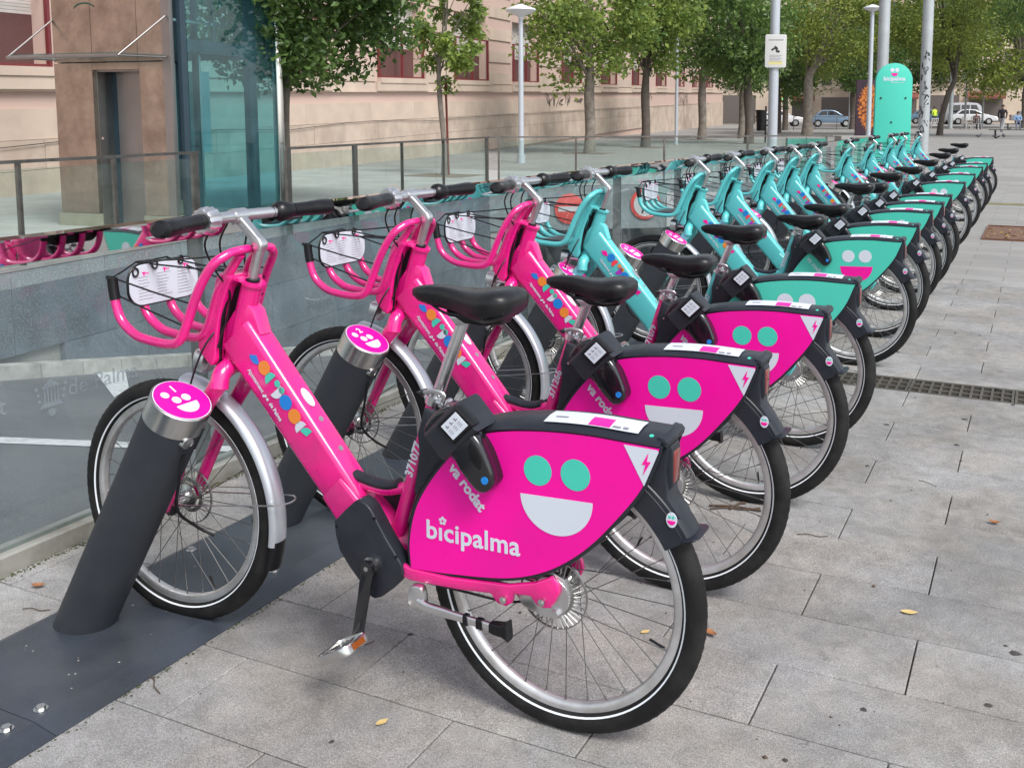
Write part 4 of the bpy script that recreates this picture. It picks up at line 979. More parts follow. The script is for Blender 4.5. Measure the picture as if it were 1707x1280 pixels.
# ---------------------------------------------------------------- docking posts
dockY = {1: 1.785, 2: 2.553, 3: 3.31, 4: 4.11, 5: 4.86, 6: 5.56, 7: 6.34, 8: 7.30, 9: 8.08, 10: 8.92, 11: 9.85, 12: 10.75, 13: 11.55, 14: 12.36, 15: 13.28, 16: 14.18, 17: 14.75, 18: 15.31, 19: 16.45, 20: 17.55}
def make_post(n):
    root = empty('docking_post', (-2.300, 0, .016))
    base, top = Vector((0, 0, 0)), Vector((.398, .0, .672)); ax = (top - base).normalized()
    g = G(); b0 = base - ax * .0
    # bottom cut level with the plate
    sdir = Vector((0, 1, 0)); s1 = (sdir - ax * sdir.dot(ax)).normalized(); s2 = ax.cross(s1); vs = []; n_ = 40; r = .0765
    capb = top - ax * .062
    for c_, lvl in ((base, True), (capb, False)):
        for i in range(n_):
            a = 2 * math.pi * i / n_; p = c_ + (s1 * math.cos(a) + s2 * math.sin(a)) * r
            if lvl: p = p - ax * (p.z / ax.z)
            vs.append(p)
    fs = [tuple(range(n_)), tuple(range(2 * n_ - 1, n_ - 1, -1))] + [(i, (i + 1) % n_, n_ + (i + 1) % n_, n_ + i) for i in range(n_)]
    g.add(vs, fs); g.obj('post_tube', M['post'], root)
    g = G()
    def ringp(d, r_): return [top + ax * d + (s1 * math.cos(2 * math.pi * i / n_) + s2 * math.sin(2 * math.pi * i / n_)) * r_ for i in range(n_)]
    vs = ringp(-.063, .0775) + ringp(-.002, .0775) + ringp(0, .0755); fs = [tuple(range(n_)), tuple(range(3 * n_ - 1, 2 * n_ - 1, -1))]
    for k in range(2): fs += [(k * n_ + i, k * n_ + (i + 1) % n_, (k + 1) * n_ + (i + 1) % n_, (k + 1) * n_ + i) for i in range(n_)]
    g.add(vs, fs); cap = g.obj('steel_cap', M['steel'], root)
    # sticker frame: e1 points to the reader's right, e2 away
    e1 = Vector((0, 1, 0)); e2 = Vector((-ax.z, 0, ax.x))
    def put(poly, d, t=.0005):
        v = [top + ax * d + e1 * p[0] + e2 * p[1] for p in poly] + [top + ax * (d + t) + e1 * p[0] + e2 * p[1] for p in poly]; k = len(poly)
        return v, [tuple(range(k)), tuple(range(2 * k - 1, k - 1, -1))] + [(i, (i + 1) % k, k + (i + 1) % k, k + i) for i in range(k)]
    g = G(); g.add(*put(disc(0, 0, .0735, 40), .0002)); sw = g.obj('sticker_edge', M['print_white'], cap)
    g = G(); g.add(*put(disc(0, 0, .0712, 40), .0010)); st = g.obj('cap_sticker', M['print_mag'] , cap)
    # smile rotated a quarter turn as seen, a number, a small round mark
    g = G()
    g.add(*put(disc(-.0150, .004, .0122, 20), .0018)); g.add(*put(disc(.0150, .004, .0122, 20), .0018))
    g.add(*put(disc(0, -.016, .032, 24, 180, 360), .0018)); g.add(*put(disc(-.031, .030, .0112, 20), .0018))
    v, f = text_geo(str(n), .032, .0010, 1, .0003)
    g.add([top + ax * (.0022 + q.z) + e1 * (q.x - .004) + e2 * (q.y + .031) for q in v], f)
    g.obj('sticker_print', M['print_white'], cap)
    # locking lug towards the bicycle
    g = G(); c = top - ax * .125 + Vector((.070, .012, 0)); g.add(*obox(c, Vector((.014, .004, 0)), Vector((0, .018, 0)), ax * .035)); g.obj('lock_housing', M['black'], root)
    g = G(); g.add(*sweep([c + Vector((.006, -.02, .008)), c + Vector((.020, -.03, .006)), c + Vector((.026, -.03, .004))], circ(.015, .019, 16), ref=(0, 0, 1), scales=[.8, 1, .9])); g.add(*tube([c + Vector((.005, -.02, .0)) + Vector((.018 * math.cos(t * .5), -.006, .030 + .024 * math.sin(t * .5))) for t in range(0, 10)], .004, n=8)); g.obj('lock_ring', M['steel'], root)
    g = G(); g.add(*tube(crv([c + Vector((0, -.02, -.03)), c + Vector((-.01, -.03, -.10)), c + Vector((-.03, -.02, -.18)), c + Vector((-.02, .03, -.24)), c + Vector((.01, .06, -.27))], 6), .004, n=8)); g.obj('lock_cable', M['black'], root)
    return root
who = {1: 'beside the front wheel of the nearest magenta bicycle', 2: 'beside the front wheel of the second magenta bicycle', 3: 'third in the row, its top hidden by the nearest saddle', 4: 'fourth in the row, beside the first teal bicycle', 5: 'fifth in the row, standing free without a bicycle', 6: 'sixth in the row, beside the second teal bicycle'}
ordn = ['', 'first', 'second', 'third', 'fourth', 'fifth', 'sixth', 'seventh', 'eighth', 'ninth', 'tenth', 'eleventh', 'twelfth', 'thirteenth', 'fourteenth', 'fifteenth', 'sixteenth', 'seventeenth', 'eighteenth', 'nineteenth', 'twentieth']
for n, y in dockY.items():
    p = make_post(n) if n <= 6 else copy_tree(DP)
    DP = p; p.location = (-2.300, y, .016)
    setp(p, 'slanted graphite docking post, ' + who.get(n, ordn[n] + ' in the row counted from the camera'), 'docking post', 'docking posts along the row')
# ---------------------------------------------------------------- plaza railings of steel and glass
def railing(P0, P1, posts, label, h=1.0, thick=(), z0=0, panes=True, matp='postst', glass='glass2'):
    P0, P1 = Vector((*P0, 0)), Vector((*P1, 0)); d = (P1 - P0); L_ = d.length; d.normalize(); n = Vector((-d.y, d.x, 0))
    root = empty('plaza_railing', P0, 0, label, 'railing')
    def at(s, z, o=0): return d * s + n * o + Vector((0, 0, z + z0))
    g = G(); g.add(*obox(at(L_ / 2, h - .015), d * (L_ / 2 + .02), n * .022, (0, 0, .015))); g.obj('top_rail', M[matp], root, smooth=False)
    ss = [p * L_ for p in posts]
    for i, s in enumerate(ss):
        w = .05 if i in thick else .018
        g = G(); g.add(*obox(at(s, h / 2 - .08, 0), d * w, n * .02, (0, 0, h / 2 + .05))); g.obj('rail_post', M[matp], root, smooth=False)
    if panes:
        for a, b in zip(ss[:-1], ss[1:]):
            g = G(); g.add(*obox(at((a + b) / 2, h / 2 - .02), d * ((b - a) / 2 - .03), n * .006, (0, 0, h / 2 - .06))); g.obj('glass_pane', M[glass], root, smooth=False)
    return root
M['tealglass'] = glassmat('green glass', (.30, .70, .62), .8, .03, dust=.35, dustcol=(.20, .50, .44))
railing((WL(4.0), 4.0), (WL(8.55), 8.55), [0, .455, .715, .99], 'steel and glass railing on the plaza edge in front of the lift', thick=(3,))
railing((-8.72, 10.1), (-9.87, 17.35), [.0, .245, .46, .69, .985], 'steel and glass railing on the plaza edge right of the lift', thick=(0, 1, 4))
railing((-9.85, 17.42), (-4.05, 21.98), [.02, .235, .49, .74, .985], 'long steel and glass railing across the end of the ramp pit', thick=())
gp = empty('green_glass_screen', (-4.5, 21.55, 0), math.atan2(4.63, 5.82), 'upright green glass screen at the far end of the ramp railing', 'glass screen')
g = G(); g.add(*box(-.45, .45, -.06, -.048, -.75, .93)); g.obj('glass_pane', M['tealglass'], gp, smooth=False)
for x in (-.46, .0, .46): g = G(); g.add(*box(x - .012, x + .012, -.04, -.015, -.8, .95)); g.obj('frame_bar', M['postst'], gp, smooth=False)
g = G(); g.add(*obox((-3.45, 22.5, .48), Vector((.78, .62, 0)) * .62, Vector((-.62, .78, 0)) * .15, (0, 0, .5))); setp(g.obj('concrete_parapet', M['concrete'], smooth=False), 'low beige concrete parapet where the ramp railing ends', 'parapet')
# tunnel portal at the end of the pit
pt0 = Vector((-9.87, 17.35, 0)); pd = Vector((.7826, .6225, 0)); pn_ = Vector((.6225, -.7826, 0))
pr = empty('tunnel_portal', pt0, math.atan2(pd.y, pd.x), 'grey lintel and dark mouth of the underground ramp tunnel', 'tunnel entrance')
M['lintel'] = mat('grey lintel paint', (.20, .23, .23), .6, var=.2, vscale=1.5, dirt=(.11, .12, .12), dscale=.9)
g = G(); g.add(*box(0, 9.1, -.03, .3, -.9, -.012)); g.obj('lintel', M['lintel'], pr, smooth=False)
g = G(); g.add(*box(0, .25, .0, .4, -6, -.9)); g.add(*box(8.8, 9.1, .0, .4, -6, -.9)); g.obj('side_wall', M['concrete'], pr, smooth=False)
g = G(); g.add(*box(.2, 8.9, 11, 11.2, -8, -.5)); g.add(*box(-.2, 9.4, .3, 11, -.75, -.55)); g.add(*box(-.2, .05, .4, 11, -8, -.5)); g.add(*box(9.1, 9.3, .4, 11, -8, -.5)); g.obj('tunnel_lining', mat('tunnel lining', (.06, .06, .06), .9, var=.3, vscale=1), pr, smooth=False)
def sign_disc(s, z, r, label, draw):
    root = empty('traffic_sign', pt0 + pd * s + pn_ * .05 + Vector((0, 0, z)), math.atan2(pd.y, pd.x), label, 'road sign')
    M.setdefault('signred', mat('sign red', (.60, .035, .02), .4)); M.setdefault('signwhite', mat('sign white', (.50, .50, .49), .4))
    g = G(); g.add(*prism(disc(0, 0, r, 40), -.012, .012, .002)); g.obj('sign_plate', M['signred'], root); draw(root, r)
def d1(root, r): g = G(); g.add(*prism([(-r * .75, -r * .16), (r * .75, -r * .16), (r * .75, r * .16), (-r * .75, r * .16)], -.0145, -.0125)); g.obj('white_bar', M['signwhite'], root)
def d2(root, r):
    g = G(); g.add(*prism(disc(0, 0, r * .78, 36), -.0145, -.0125)); g.obj('white_field', M['signwhite'], root)
    g = G(); q = r / .3
    g.add(*prism(disc(.0, .135 * q, .03 * q, 12), -.0165, -.015))
    for P in ([(-.03, .10), (.035, .095), (.045, -.02), (-.035, -.02)], [(-.035, -.02), (.005, -.02), (-.045, -.18), (-.085, -.17)], [(.005, -.02), (.045, -.02), (.09, -.17), (.055, -.185)], [(-.03, .09), (-.10, -.01), (-.085, -.02), (-.02, .06)], [(.03, .09), (.10, .03), (.095, .01), (.03, .06)]):
        g.add(*prism([(a * q, b * q) for a, b in P], -.0165, -.015))
    g.obj('walking_figure', M['print_black'], root)
sign_disc(1.64, -.47, .31, 'round red no entry sign on the tunnel lintel, with a white bar', d1)
sign_disc(3.25, -.40, .32, 'round red ringed sign on the tunnel lintel showing a walking figure', d2)
root = empty('notice_board', pt0 + pd * 3.72 + pn_ * .04 + Vector((0, 0, -.88)), math.atan2(pd.y, pd.x), 'white notice board reading ACCÉS PROHIBIT A on the tunnel lintel', 'sign')
g = G(); g.add(*box(0, 1.28, -.012, .012, 0, .70)); g.obj('board', M['signwhite'], root, smooth=False)
g = G()
for tx, x, z, s in (('ACC\u00c9S PROHIBIT', .06, .52, .145), ('A', .52, .30, .17)): g.add(*text_on(tx, s, (x, -.0135, z), (1, 0, 0), (0, 0, 1), bold=.002, depth=.0006))
g.obj('notice_text', M['print_grey'], root)

# ---------------------------------------------------------------- lift tower
M['inox'] = mat('stained stainless cladding', (.40, .34, .29), .25, metal=.94, var=.25, vscale=1.4, dirt=(.24, .195, .165), dscale=3.2, bump=.3, bscale=4)
M['inox_d'] = mat('lift door steel', (.27, .25, .245), .34, metal=.85, var=.15, vscale=2)
M['chrome'] = mat('chromed column', (.66, .66, .66), .12, metal=1, var=.08, vscale=4)
M['darksteel'] = mat('dark blue steel', (.035, .06, .08), .4, metal=.3, var=.15, vscale=3)
M['liftglass'] = glassmat('teal lift glass', (.66, .86, .88), 1.3, .02, dust=.07, dustcol=(.20, .40, .44))
M['stonebase'] = mat('stone base', (.26, .25, .19), .7, var=.15, vscale=5)
lf = empty('lift_tower', (-11.36, 8.81, 0), .1313, 'street lift tower with stained steel front, closed doors and a teal glass side', 'lift')
def lb(name, m, *bs, par=None, sm=False):
    g = G()
    for b in bs: g.add(*box(*b))
    return g.obj(name, M[m], par or lf, smooth=sm)
H = 4.4
lb('front_panel', 'inox', (0, .598, 0, .06, .165, 2.06)); lb('front_panel', 'inox', (1.322, 1.68, 0, .06, .165, 2.06))
lb('front_panel', 'inox', (.602, 1.318, 0, .06, 1.975, 2.06))
lb('upper_panel', 'inox', (0, .60, .004, .06, 2.075, H)); lb('upper_panel', 'inox', (.606, 1.30, .004, .06, 2.075, H)); lb('upper_panel', 'inox', (1.306, 1.68, .004, .06, 2.075, H))
lb('side_panel', 'inox', (0, .05, .062, 2.2, .165, H)); lb('base_block', 'stonebase', (-.02, .60, -.03, 2.2, 0, .16)); lb('base_block', 'stonebase', (1.32, 1.86, -.03, .25, 0, .16))
lb('reveal', 'inox_d', (.60, .62, .06, .34, .0, 1.97), (1.30, 1.32, .06, .34, .0, 1.97), (.62, 1.30, .06, .34, 1.95, 1.975))
d_ = lb('lift_door', 'inox_d', (.72, 1.205, .28, .31, .02, 1.95)); lb('lift_door', 'darksteel', (.62, .705, .31, .34, .02, 1.95)); lb('door_gap', 'dark', (.705, .722, .335, .345, .02, 1.95), (1.205, 1.222, .335, .345, .02, 1.95)); lb('lift_door', 'inox_d', (1.225, 1.30, .30, .33, .02, 1.95))
g = G(); g.add(*cyl((.665, .055, 1.12), (.665, .048, 1.12), .018, 14)); g.obj('call_button', M['steel'], lf)
lb('floor_sill', 'steel', (.6, 1.32, -.02, .30, 0, .02))
g = G(); g.add(*box(1.685, 1.80, -.01, .06, .02, H)); g.obj('corner_strip', M['inox_d'], lf, smooth=False)
g = G(); g.add(*cyl((1.80, 2.24, 0), (1.80, 2.24, H), .075, 24)); g.obj('corner_column', M['chrome'], lf)
lb('frame_column', 'darksteel', (1.80, 1.86, .12, .22, 0, H)); lb('frame_column', 'darksteel', (1.70, 1.80, 1.58, 1.74, 0, H)); lb('frame_column', 'darksteel', (.06, .16, 2.1, 2.2, 0, H))
lb('cross_beam', 'darksteel', (1.72, 1.80, .22, 1.58, 2.20, 2.35)); lb('cross_beam', 'darksteel', (.16, 1.7, 2.1, 2.18, 2.20, 2.35))
lb('guide_rail', 'darksteel', (1.20, 1.27, .46, .58, 0, H), (1.20, 1.27, 1.15, 1.20, 0, H)); lb('guide_rail', 'alu', (1.45, 1.48, .62, .66, 2.35, H), (1.45, 1.48, 1.25, 1.29, 2.35, H), (1.45, 1.47, .3, 1.6, 2.60, 2.63))
M['cabblue'] = mat('cab wall', (.30, .46, .48), .4, metal=.2, var=.15, vscale=2)
lb('mullion', 'darksteel', (1.60, 1.68, .36, .46, 0, 2.20)); lb('mullion', 'alu', (1.55, 1.58, .80, .84, 0, 2.2)); lb('cab_wall', 'cabblue', (.30, 1.10, .60, .66, .0, 2.15), (.28, .32, .66, 1.9, .0, 2.15)); lb('counterweight', 'cabblue', (1.0, 1.2, 1.3, 1.5, .9, 2.0))
lb('glass_side', 'liftglass', (1.845, 1.857, .24, 2.12, .05, H)); lb('glass_back', 'liftglass', (.08, 1.72, 2.22, 2.232, .05, H))
g = G(); g.add(*box(1.7, 1.86, .2, 2.2, 0, .05)); g.obj('base_frame', M['postst'], lf, smooth=False)
# part of an emblem high on the front panel: a green arc with a blue dot
g = G(); P = [(.52 + .20 * math.cos(R(a)), 2.62 + .13 * math.sin(R(a))) for a in range(35, 146, 8)]; Q = [(.52 + .20 * math.cos(R(a)), 2.600 + .13 * math.sin(R(a))) for a in range(145, 34, -8)]
g.add(*prism([(a, b + .06) for a, b in P + Q], -.0005, .003)); g.obj('emblem_arc', mat('emblem green', (.012, .05, .03), .5), lf)
g = G(); g.add(*prism(disc(.53, 2.87, .03, 14), -.0005, .003)); g.obj('emblem_dot', mat('emblem blue', (.05, .12, .30), .5), lf)
cn = []
g = G(); c0, c1, c2 = (-.10, -.62, 2.105), (1.56, -.62, 2.105), (1.74, -.02, 2.11)
g.add(*tube([c0, c1], .022, 12, ref=(0, 0, 1))); g.add(*tube([c1, c2], .012, 10, ref=(0, 0, 1))); g.add(*tube([c1, (1.76, -.03, 2.60)], .012, 10, ref=(0, 1, 0))); g.add(*tube([c0, (.0, .0, 2.60)], .012, 10, ref=(0, 1, 0))); g.add(*tube([c0, (.02, .02, 2.11)], .012, 10, ref=(0, 0, 1)))
g.obj('canopy_frame', M['inox_d'], lf)
g = G(); g.add([(-.08, -.60, 2.135), (1.54, -.60, 2.135), (1.70, .0, 2.135), (.02, .0, 2.135), (-.08, -.60, 2.145), (1.54, -.60, 2.145), (1.70, .0, 2.145), (.02, .0, 2.145)], [(0, 3, 2, 1), (4, 5, 6, 7), (0, 1, 5, 4), (1, 2, 6, 5), (2, 3, 7, 6), (3, 0, 4, 7)]); g.obj('canopy_glass', M['liftglass'], lf, smooth=False)

# ---------------------------------------------------------------- long stone building behind the plaza
M['plaster'] = mat('peach plaster', (.54, .39, .335), .85, var=.18, vscale=.5, dirt=(.41, .31, .26), dscale=.5, bump=.2, bscale=40)
M['stone'] = mat('sandstone plinth', (.44, .36, .295), .85, var=.24, vscale=1.2, dirt=(.36, .28, .22), dscale=.9, bump=.8, bscale=12, obj_rand=.08)
M['stone2'] = mat('pale sandstone', (.50, .40, .325), .85, var=.14, vscale=1.0, dirt=(.46, .37, .30), dscale=1.1, obj_rand=.06)
M['redframe'] = mat('red grille paint', (.15, .022, .025), .5, var=.1)
M['blind_d'] = mat('brown lower blind', (.105, .045, .042), .7, var=.1); M['blind_l'] = mat('grey shutter slats', (.52, .48, .45), .6, var=.05)
M['wire'] = mat('wire', (.02, .02, .02), .6)
BA = Vector((-17.49, 20.26, 0)); bd = Vector((-.1398, .9902, 0)); bn = Vector((.9902, .1398, 0)); SL = .022
bld = empty('sandstone_building', BA, 0, 'long pink plastered building with sandstone plinth and red window grilles, behind the trees', 'building')
def bq(s, z, o): v = bd * s + bn * o; return (v.x, v.y, z + SL * s)
def bbox(g, s0, s1, z0, z1, o0, o1):
    v = [bq(s, z, o) for s in (s0, s1) for o in (o0, o1) for z in (z0, z1)]
    g.add(v, [(0, 1, 3, 2), (4, 6, 7, 5), (0, 4, 5, 1), (2, 3, 7, 6), (0, 2, 6, 4), (1, 5, 7, 3)])
wins = [(-14.6, -11.5), (-9.6, -7.75), (-1.2, 1.9), (5.0, 8.1), (10.8, 13.9), (16.8, 19.95), (23.6, 26.7), (30.8, 34.0), (38.0, 41.2), (45.0, 48.2), (52.0, 55.2), (59.0, 62.2), (66.0, 69.2)]
ztop = 9.0; wz0, wz1 = 2.46, 4.9
g = G()
bbox(g, -22, 76, -2.5, wz0, -8, 0)
prev = -22
for a, b in wins + [(76, 76)]:
    bbox(g, prev, a, wz0, ztop, -8, 0); prev = b
for a, b in wins: bbox(g, a, b, wz1, ztop, -8, 0); bbox(g, a, b, wz0, wz1, -8, -.42)
g.obj('wall', M['plaster'], bld, smooth=False)
# plinth courses, each stone a piece
random.seed(9)
s = -20.0
zc = [(-.2, .62), (.62, 1.16), (1.16, 1.72)]
s = -20
for (z0, z1) in zc:
    s = -14 + random.uniform(-.5, .5)
    while s < 42:
        w = random.uniform(1.3, 2.4) if z0 < 1.1 else random.uniform(2.2, 4.2)
        g = G(); pr_ = .075 + random.uniform(-.006, .008); bbox(g, s + .004, s + w - .004, z0 + .004, z1 - .004, -.05, pr_ if z1 < 1.7 else .045); g.obj('plinth_stone', M['stone'] if z1 < 1.7 else M['stone2'], bld, smooth=False); s += w
g = G(); bbox(g, 42.5, 76, -2, 1.16, -.05, .07); g.obj('plinth', M['stone'], bld, smooth=False)
g = G(); bbox(g, -22, 76, 2.02, 2.08, -.05, .09); g.obj('string_course', M['stone2'], bld, smooth=False)
g = G(); bbox(g, -22, 76, 2.08, 2.30, -.05, .05); g.obj('sill_band', M['stone2'], bld, smooth=False)
g = G(); g.add(*tube([Vector(bq(s_, 1.05 + (.12 * abs(math.sin(s_ * .35)) if s_ < 12 else .06), .11)) for s_ in [x * 1.5 for x in range(-9, 46)]], .008, 5, ref=(0, 0, 1))); g.obj('cable_run', M['wire'], bld)
for a, b in wins:
    w = obj('window', (lambda: (lambda g: g)(G()))().obj('tmp', M['stone2']).data if False else None, None) if False else None
    g = G(); bbox(g, a - .05, b + .05, 2.30, wz0, -.3, .16); g.add(*[[bq(a - .25, 2.06, .13), bq(b + .25, 2.06, .13), bq(b + .25, 2.34, .13), bq(a - .25, 2.34, .13), bq(a - .25, 2.06, 0), bq(b + .25, 2.06, 0), bq(b + .25, 2.34, 0), bq(a - .25, 2.34, 0)], [(0, 1, 2, 3), (4, 7, 6, 5), (0, 4, 5, 1), (1, 5, 6, 2), (2, 6, 7, 3), (3, 7, 4, 0)]]); sill = g.obj('window_sill', M['stone2'], bld, smooth=False)
    g = G(); bbox(g, a, b, wz0, wz0 + .95, -.34, -.30); wn_ = g.obj('window', M['blind_d'], bld, smooth=False)
    g = G()
    zz = wz0 + .95
    while zz < wz1: bbox(g, a, b, zz, zz + .055, -.335, -.30 + .0); zz += .06
    g.obj('shutter', M['blind_l'], wn_, smooth=False)
    g = G()
    for q in range(3 if b - a > 2.5 else 2): s_ = a + (b - a) * q / (2 if b - a > 2.5 else 1); bbox(g, s_ - .035, s_ + .035, wz0, wz1 - .9, .02, .09)
    for z_ in (wz0, wz1 - .95): bbox(g, a, b, z_, z_ + .05, .03, .08)
    g.obj('red_grille', M['redframe'], wn_, smooth=False)
# rusticated piers between windows
for (a0, a1), (b0, b1) in zip(wins[1:-3], wins[2:-2]):
    mid0, mid1 = a1 + .25, b0 - .25
    if mid1 - mid0 < 1.2 or mid0 > 36: continue
    z = 2.34
    while z < 6.8:
        g = G(); bbox(g, mid0, mid1, z, z + .44, -.05, .045); g.obj('pier_block', M['stone2'], bld, smooth=False); z += .86
# graffiti on the plinth
M['graf'] = mat('black spray paint', (.02, .018, .018), .7)
def scrib(s0, z0, w, h, n, seed, o, mname='graf'):
    random.seed(seed); g = G()
    for i in range(n):
        x0 = s0 + w * (i + .2) / n; pts = []
        for k in range(6): pts.append(Vector(bq(x0 + random.uniform(-.5, .8) * w / n, z0 + random.random() * h, o)))
        g.add(*sweep(crv(pts, 5), circ(.022, .004, 6), ref=tuple(bd)))
    return g
scrib(21.3, 1.35, 3.6, .85, 6, 3, .078).obj('graffiti', M['graf'], bld); scrib(25.6, 1.5, 1.4, .22, 3, 5, .078).obj('graffiti', M['graf'], bld); scrib(41, 1.3, 2.6, .7, 4, 8, .075).obj('graffiti', M['graf'], bld); scrib(52, 1.0, 5, 1.0, 6, 9, .075).obj('graffiti', M['graf'], bld)

# ---------------------------------------------------------------- trees
def leafmat(name, c1, c2, tr=.45):
    m = bpy.data.materials.new(name); m.use_nodes = True; nt = m.node_tree; nt.nodes.clear(); L = nt.links.new
    o = nt.nodes.new('ShaderNodeOutputMaterial'); d = nt.nodes.new('ShaderNodeBsdfPrincipled'); t = nt.nodes.new('ShaderNodeBsdfTranslucent'); mx = nt.nodes.new('ShaderNodeMixShader')
    g = nt.nodes.new('ShaderNodeNewGeometry'); tc = nt.nodes.new('ShaderNodeTexCoord'); n = nt.nodes.new('ShaderNodeTexNoise'); n.inputs['Scale'].default_value = 1.1; n.inputs['Detail'].default_value = 3
    L(tc.outputs['Object'], n.inputs[0]); a = nt.nodes.new('ShaderNodeMath'); a.operation = 'MULTIPLY_ADD'; a.inputs[1].default_value = .55; L(g.outputs['Random Per Island'], a.inputs[0])
    b = nt.nodes.new('ShaderNodeMapRange'); b.inputs[1].default_value = .35; b.inputs[2].default_value = .65; b.inputs[4].default_value = .5; L(n.outputs['Fac'], b.inputs[0]); L(b.outputs[0], a.inputs[2])
    r = nt.nodes.new('ShaderNodeMix'); r.data_type = 'RGBA'; r.inputs[6].default_value = (*c1, 1); r.inputs[7].default_value = (*c2, 1); L(a.outputs[0], r.inputs[0])
    L(r.outputs[2], d.inputs['Base Color']); L(r.outputs[2], t.inputs[0]); d.inputs['Roughness'].default_value = .42; mx.inputs[0].default_value = tr
    L(d.outputs[0], mx.inputs[1]); L(t.outputs[0], mx.inputs[2]); L(mx.outputs[0], o.inputs[0]); return m
M['leafA'] = leafmat('dark green leaves', (.026, .070, .022), (.19, .30, .07))
M['leafB'] = leafmat('fresh green leaves', (.070, .145, .030), (.30, .38, .08))
M['leafC'] = leafmat('yellowing leaves', (.09, .16, .035), (.36, .40, .08))
M['leafD'] = leafmat('deep green far leaves', (.028, .085, .025), (.15, .23, .05))
M['bark'] = mat('pale bark', (.19, .165, .14), .9, var=.25, vscale=5, bump=1, bscale=40, dirt=(.10, .085, .07), dscale=4)
M['bark_d'] = mat('dark bark', (.085, .07, .058), .9, var=.25, vscale=5, bump=1, bscale=40)
def tree(x, y, h_fork, r, crown, label, lm, leaf=.10, n=9000, lean=(0, 0), bark='bark', clumps=46, seed=1, group='street trees on the plaza', limbs=9, sparse=0.0, droop=.3):
    """crown = (cx, cy, cz, rx, ry, rz) relative to the trunk foot"""
    rnd = random.Random(seed); z0 = zg(y)
    root = empty('street_tree', (x, y, z0), 0, label, 'tree', group)
    cx, cy, cz, rx, ry, rz_ = crown
    top = Vector((lean[0], lean[1], h_fork)); g = G()
    pts = crv([(0, 0, -.1), (lean[0] * .1 + .02, lean[1] * .1, h_fork * .3), (lean[0] * .6 - .03, lean[1] * .6, h_fork * .7), tuple(top), (cx * .6 + lean[0] * .4, cy * .6, (h_fork + cz) / 2), (cx, cy, cz + rz_ * .3)], 5)
    k = len(pts); g.add(*sweep(pts, circ(1, n=11), ref=(1, .1, 0), scales=[r * (1.25 - .3 * min(1, i / 4)) * (1 - .75 * max(0, i - k * .4) / (k * .6)) for i in range(k)]))
    cl = []
    for i in range(clumps):
        while True:
            p = Vector((rnd.uniform(-1, 1), rnd.uniform(-1, 1), rnd.uniform(-1, 1)))
            if .25 < p.length < 1: break
        p = p * (p.length ** -.35)
        if p.length > 1: p.normalize()
        cl.append((Vector((cx + p.x * rx, cy + p.y * ry, cz + p.z * rz_)), rnd.uniform(.55, 1.25)))
    for i in range(limbs):
        e = cl[i * len(cl) // limbs][0]; st = pts[int(k * .5) + (i % max(1, k // 4))]
        mid = st.lerp(e, .5) + Vector((rnd.uniform(-.1, .1), rnd.uniform(-.1, .1), .12 * rz_)); pp = crv([st, mid, e], 4)
        g.add(*sweep(pp, circ(1, n=6), ref=(.3, .2, 1), scales=[r * .38 * (1 - .8 * j / (len(pp) - 1)) for j in range(len(pp))]))
    g.obj('trunk', M[bark], root, ang=60)
    vs = []; fs = []; per = n // clumps; cr = (rx * ry * rz_) ** (1 / 3) * (.42 if not sparse else .30)
    for c, s_ in cl:
        for q in range(int(per * s_)):
            d = Vector((rnd.gauss(0, 1), rnd.gauss(0, 1), rnd.gauss(0, 1))).normalized() * (rnd.random() ** .45) * cr * s_
            d.z *= .75; p = c + d; p.z -= droop * cr * (d.x ** 2 + d.y ** 2) / (cr * cr) * .4
            a = Vector((rnd.gauss(0, 1), rnd.gauss(0, 1), rnd.gauss(0, .7) - .5)).normalized(); b = a.cross(Vector((rnd.gauss(0, 1), rnd.gauss(0, 1), rnd.gauss(0, 1)))).normalized()
            l = leaf * rnd.uniform(.6, 1.25); w = l * .30; nn = a.cross(b) * l * .12; i0 = len(vs)
            vs += [tuple(p), tuple(p + a * l * .45 + b * w + nn), tuple(p + a * l), tuple(p + a * l * .45 - b * w + nn)]
            fs.append((i0, i0 + 1, i0 + 2)); fs.append((i0, i0 + 2, i0 + 3))
    me = bpy.data.meshes.new('crown'); me.from_pydata(vs, [], fs); me.materials.append(M[lm]); o = obj('crown', me, root); o['kind'] = 'stuff'
    return root
tree(-10.52, 12.10, 1.9, .085, (.24, .12, 3.38, 1.75, 1.5, 1.36), 'dense dark green tree right behind the lift tower', 'leafA', .125, 19000, (.05, .05), 'bark', 60, 2)
tree(-12.74, 20.24, 2.6, .065, (.13, .06, 3.75, .80, .75, 1.65), 'slender young tree with leaning trunk and a red stake, in front of the second window', 'leafB', .17, 3000, (-.10, .0), 'bark', 34, 3, sparse=1)
tree(-14.60, 33.01, 3.0, .20, (-.11, -.05, 5.5, 2.3, 2.0, 2.8), 'broad bright green tree left of the lone dark trunked one, behind the graffiti', 'leafB', .21, 9500, (0, 0), 'bark', 66, 4)
tree(-14.76, 39.08, 3.0, .19, (.09, .04, 5.7, 1.9, 1.8, 2.7), 'green tree with dark straight trunk in the middle of the plaza', 'leafB', .23, 8000, (0, 0), 'bark_d', 60, 5)
tree(-15.82, 50.14, 3.2, .22, (.1, .05, 6.5, 2.3, 2.2, 3.2), 'dark green tree with a reddish brown trunk near the building end', 'leafA', .25, 7500, (0, 0), 'bark', 56, 6)
tree(-11.92, 44.77, 3.0, .20, (-.5, -.25, 5.8, 2.2, 2.1, 2.9), 'dark tree with a leaning trunk just left of the camera notice pole', 'leafA', .23, 8000, (-.1, 0), 'bark_d', 58, 7)
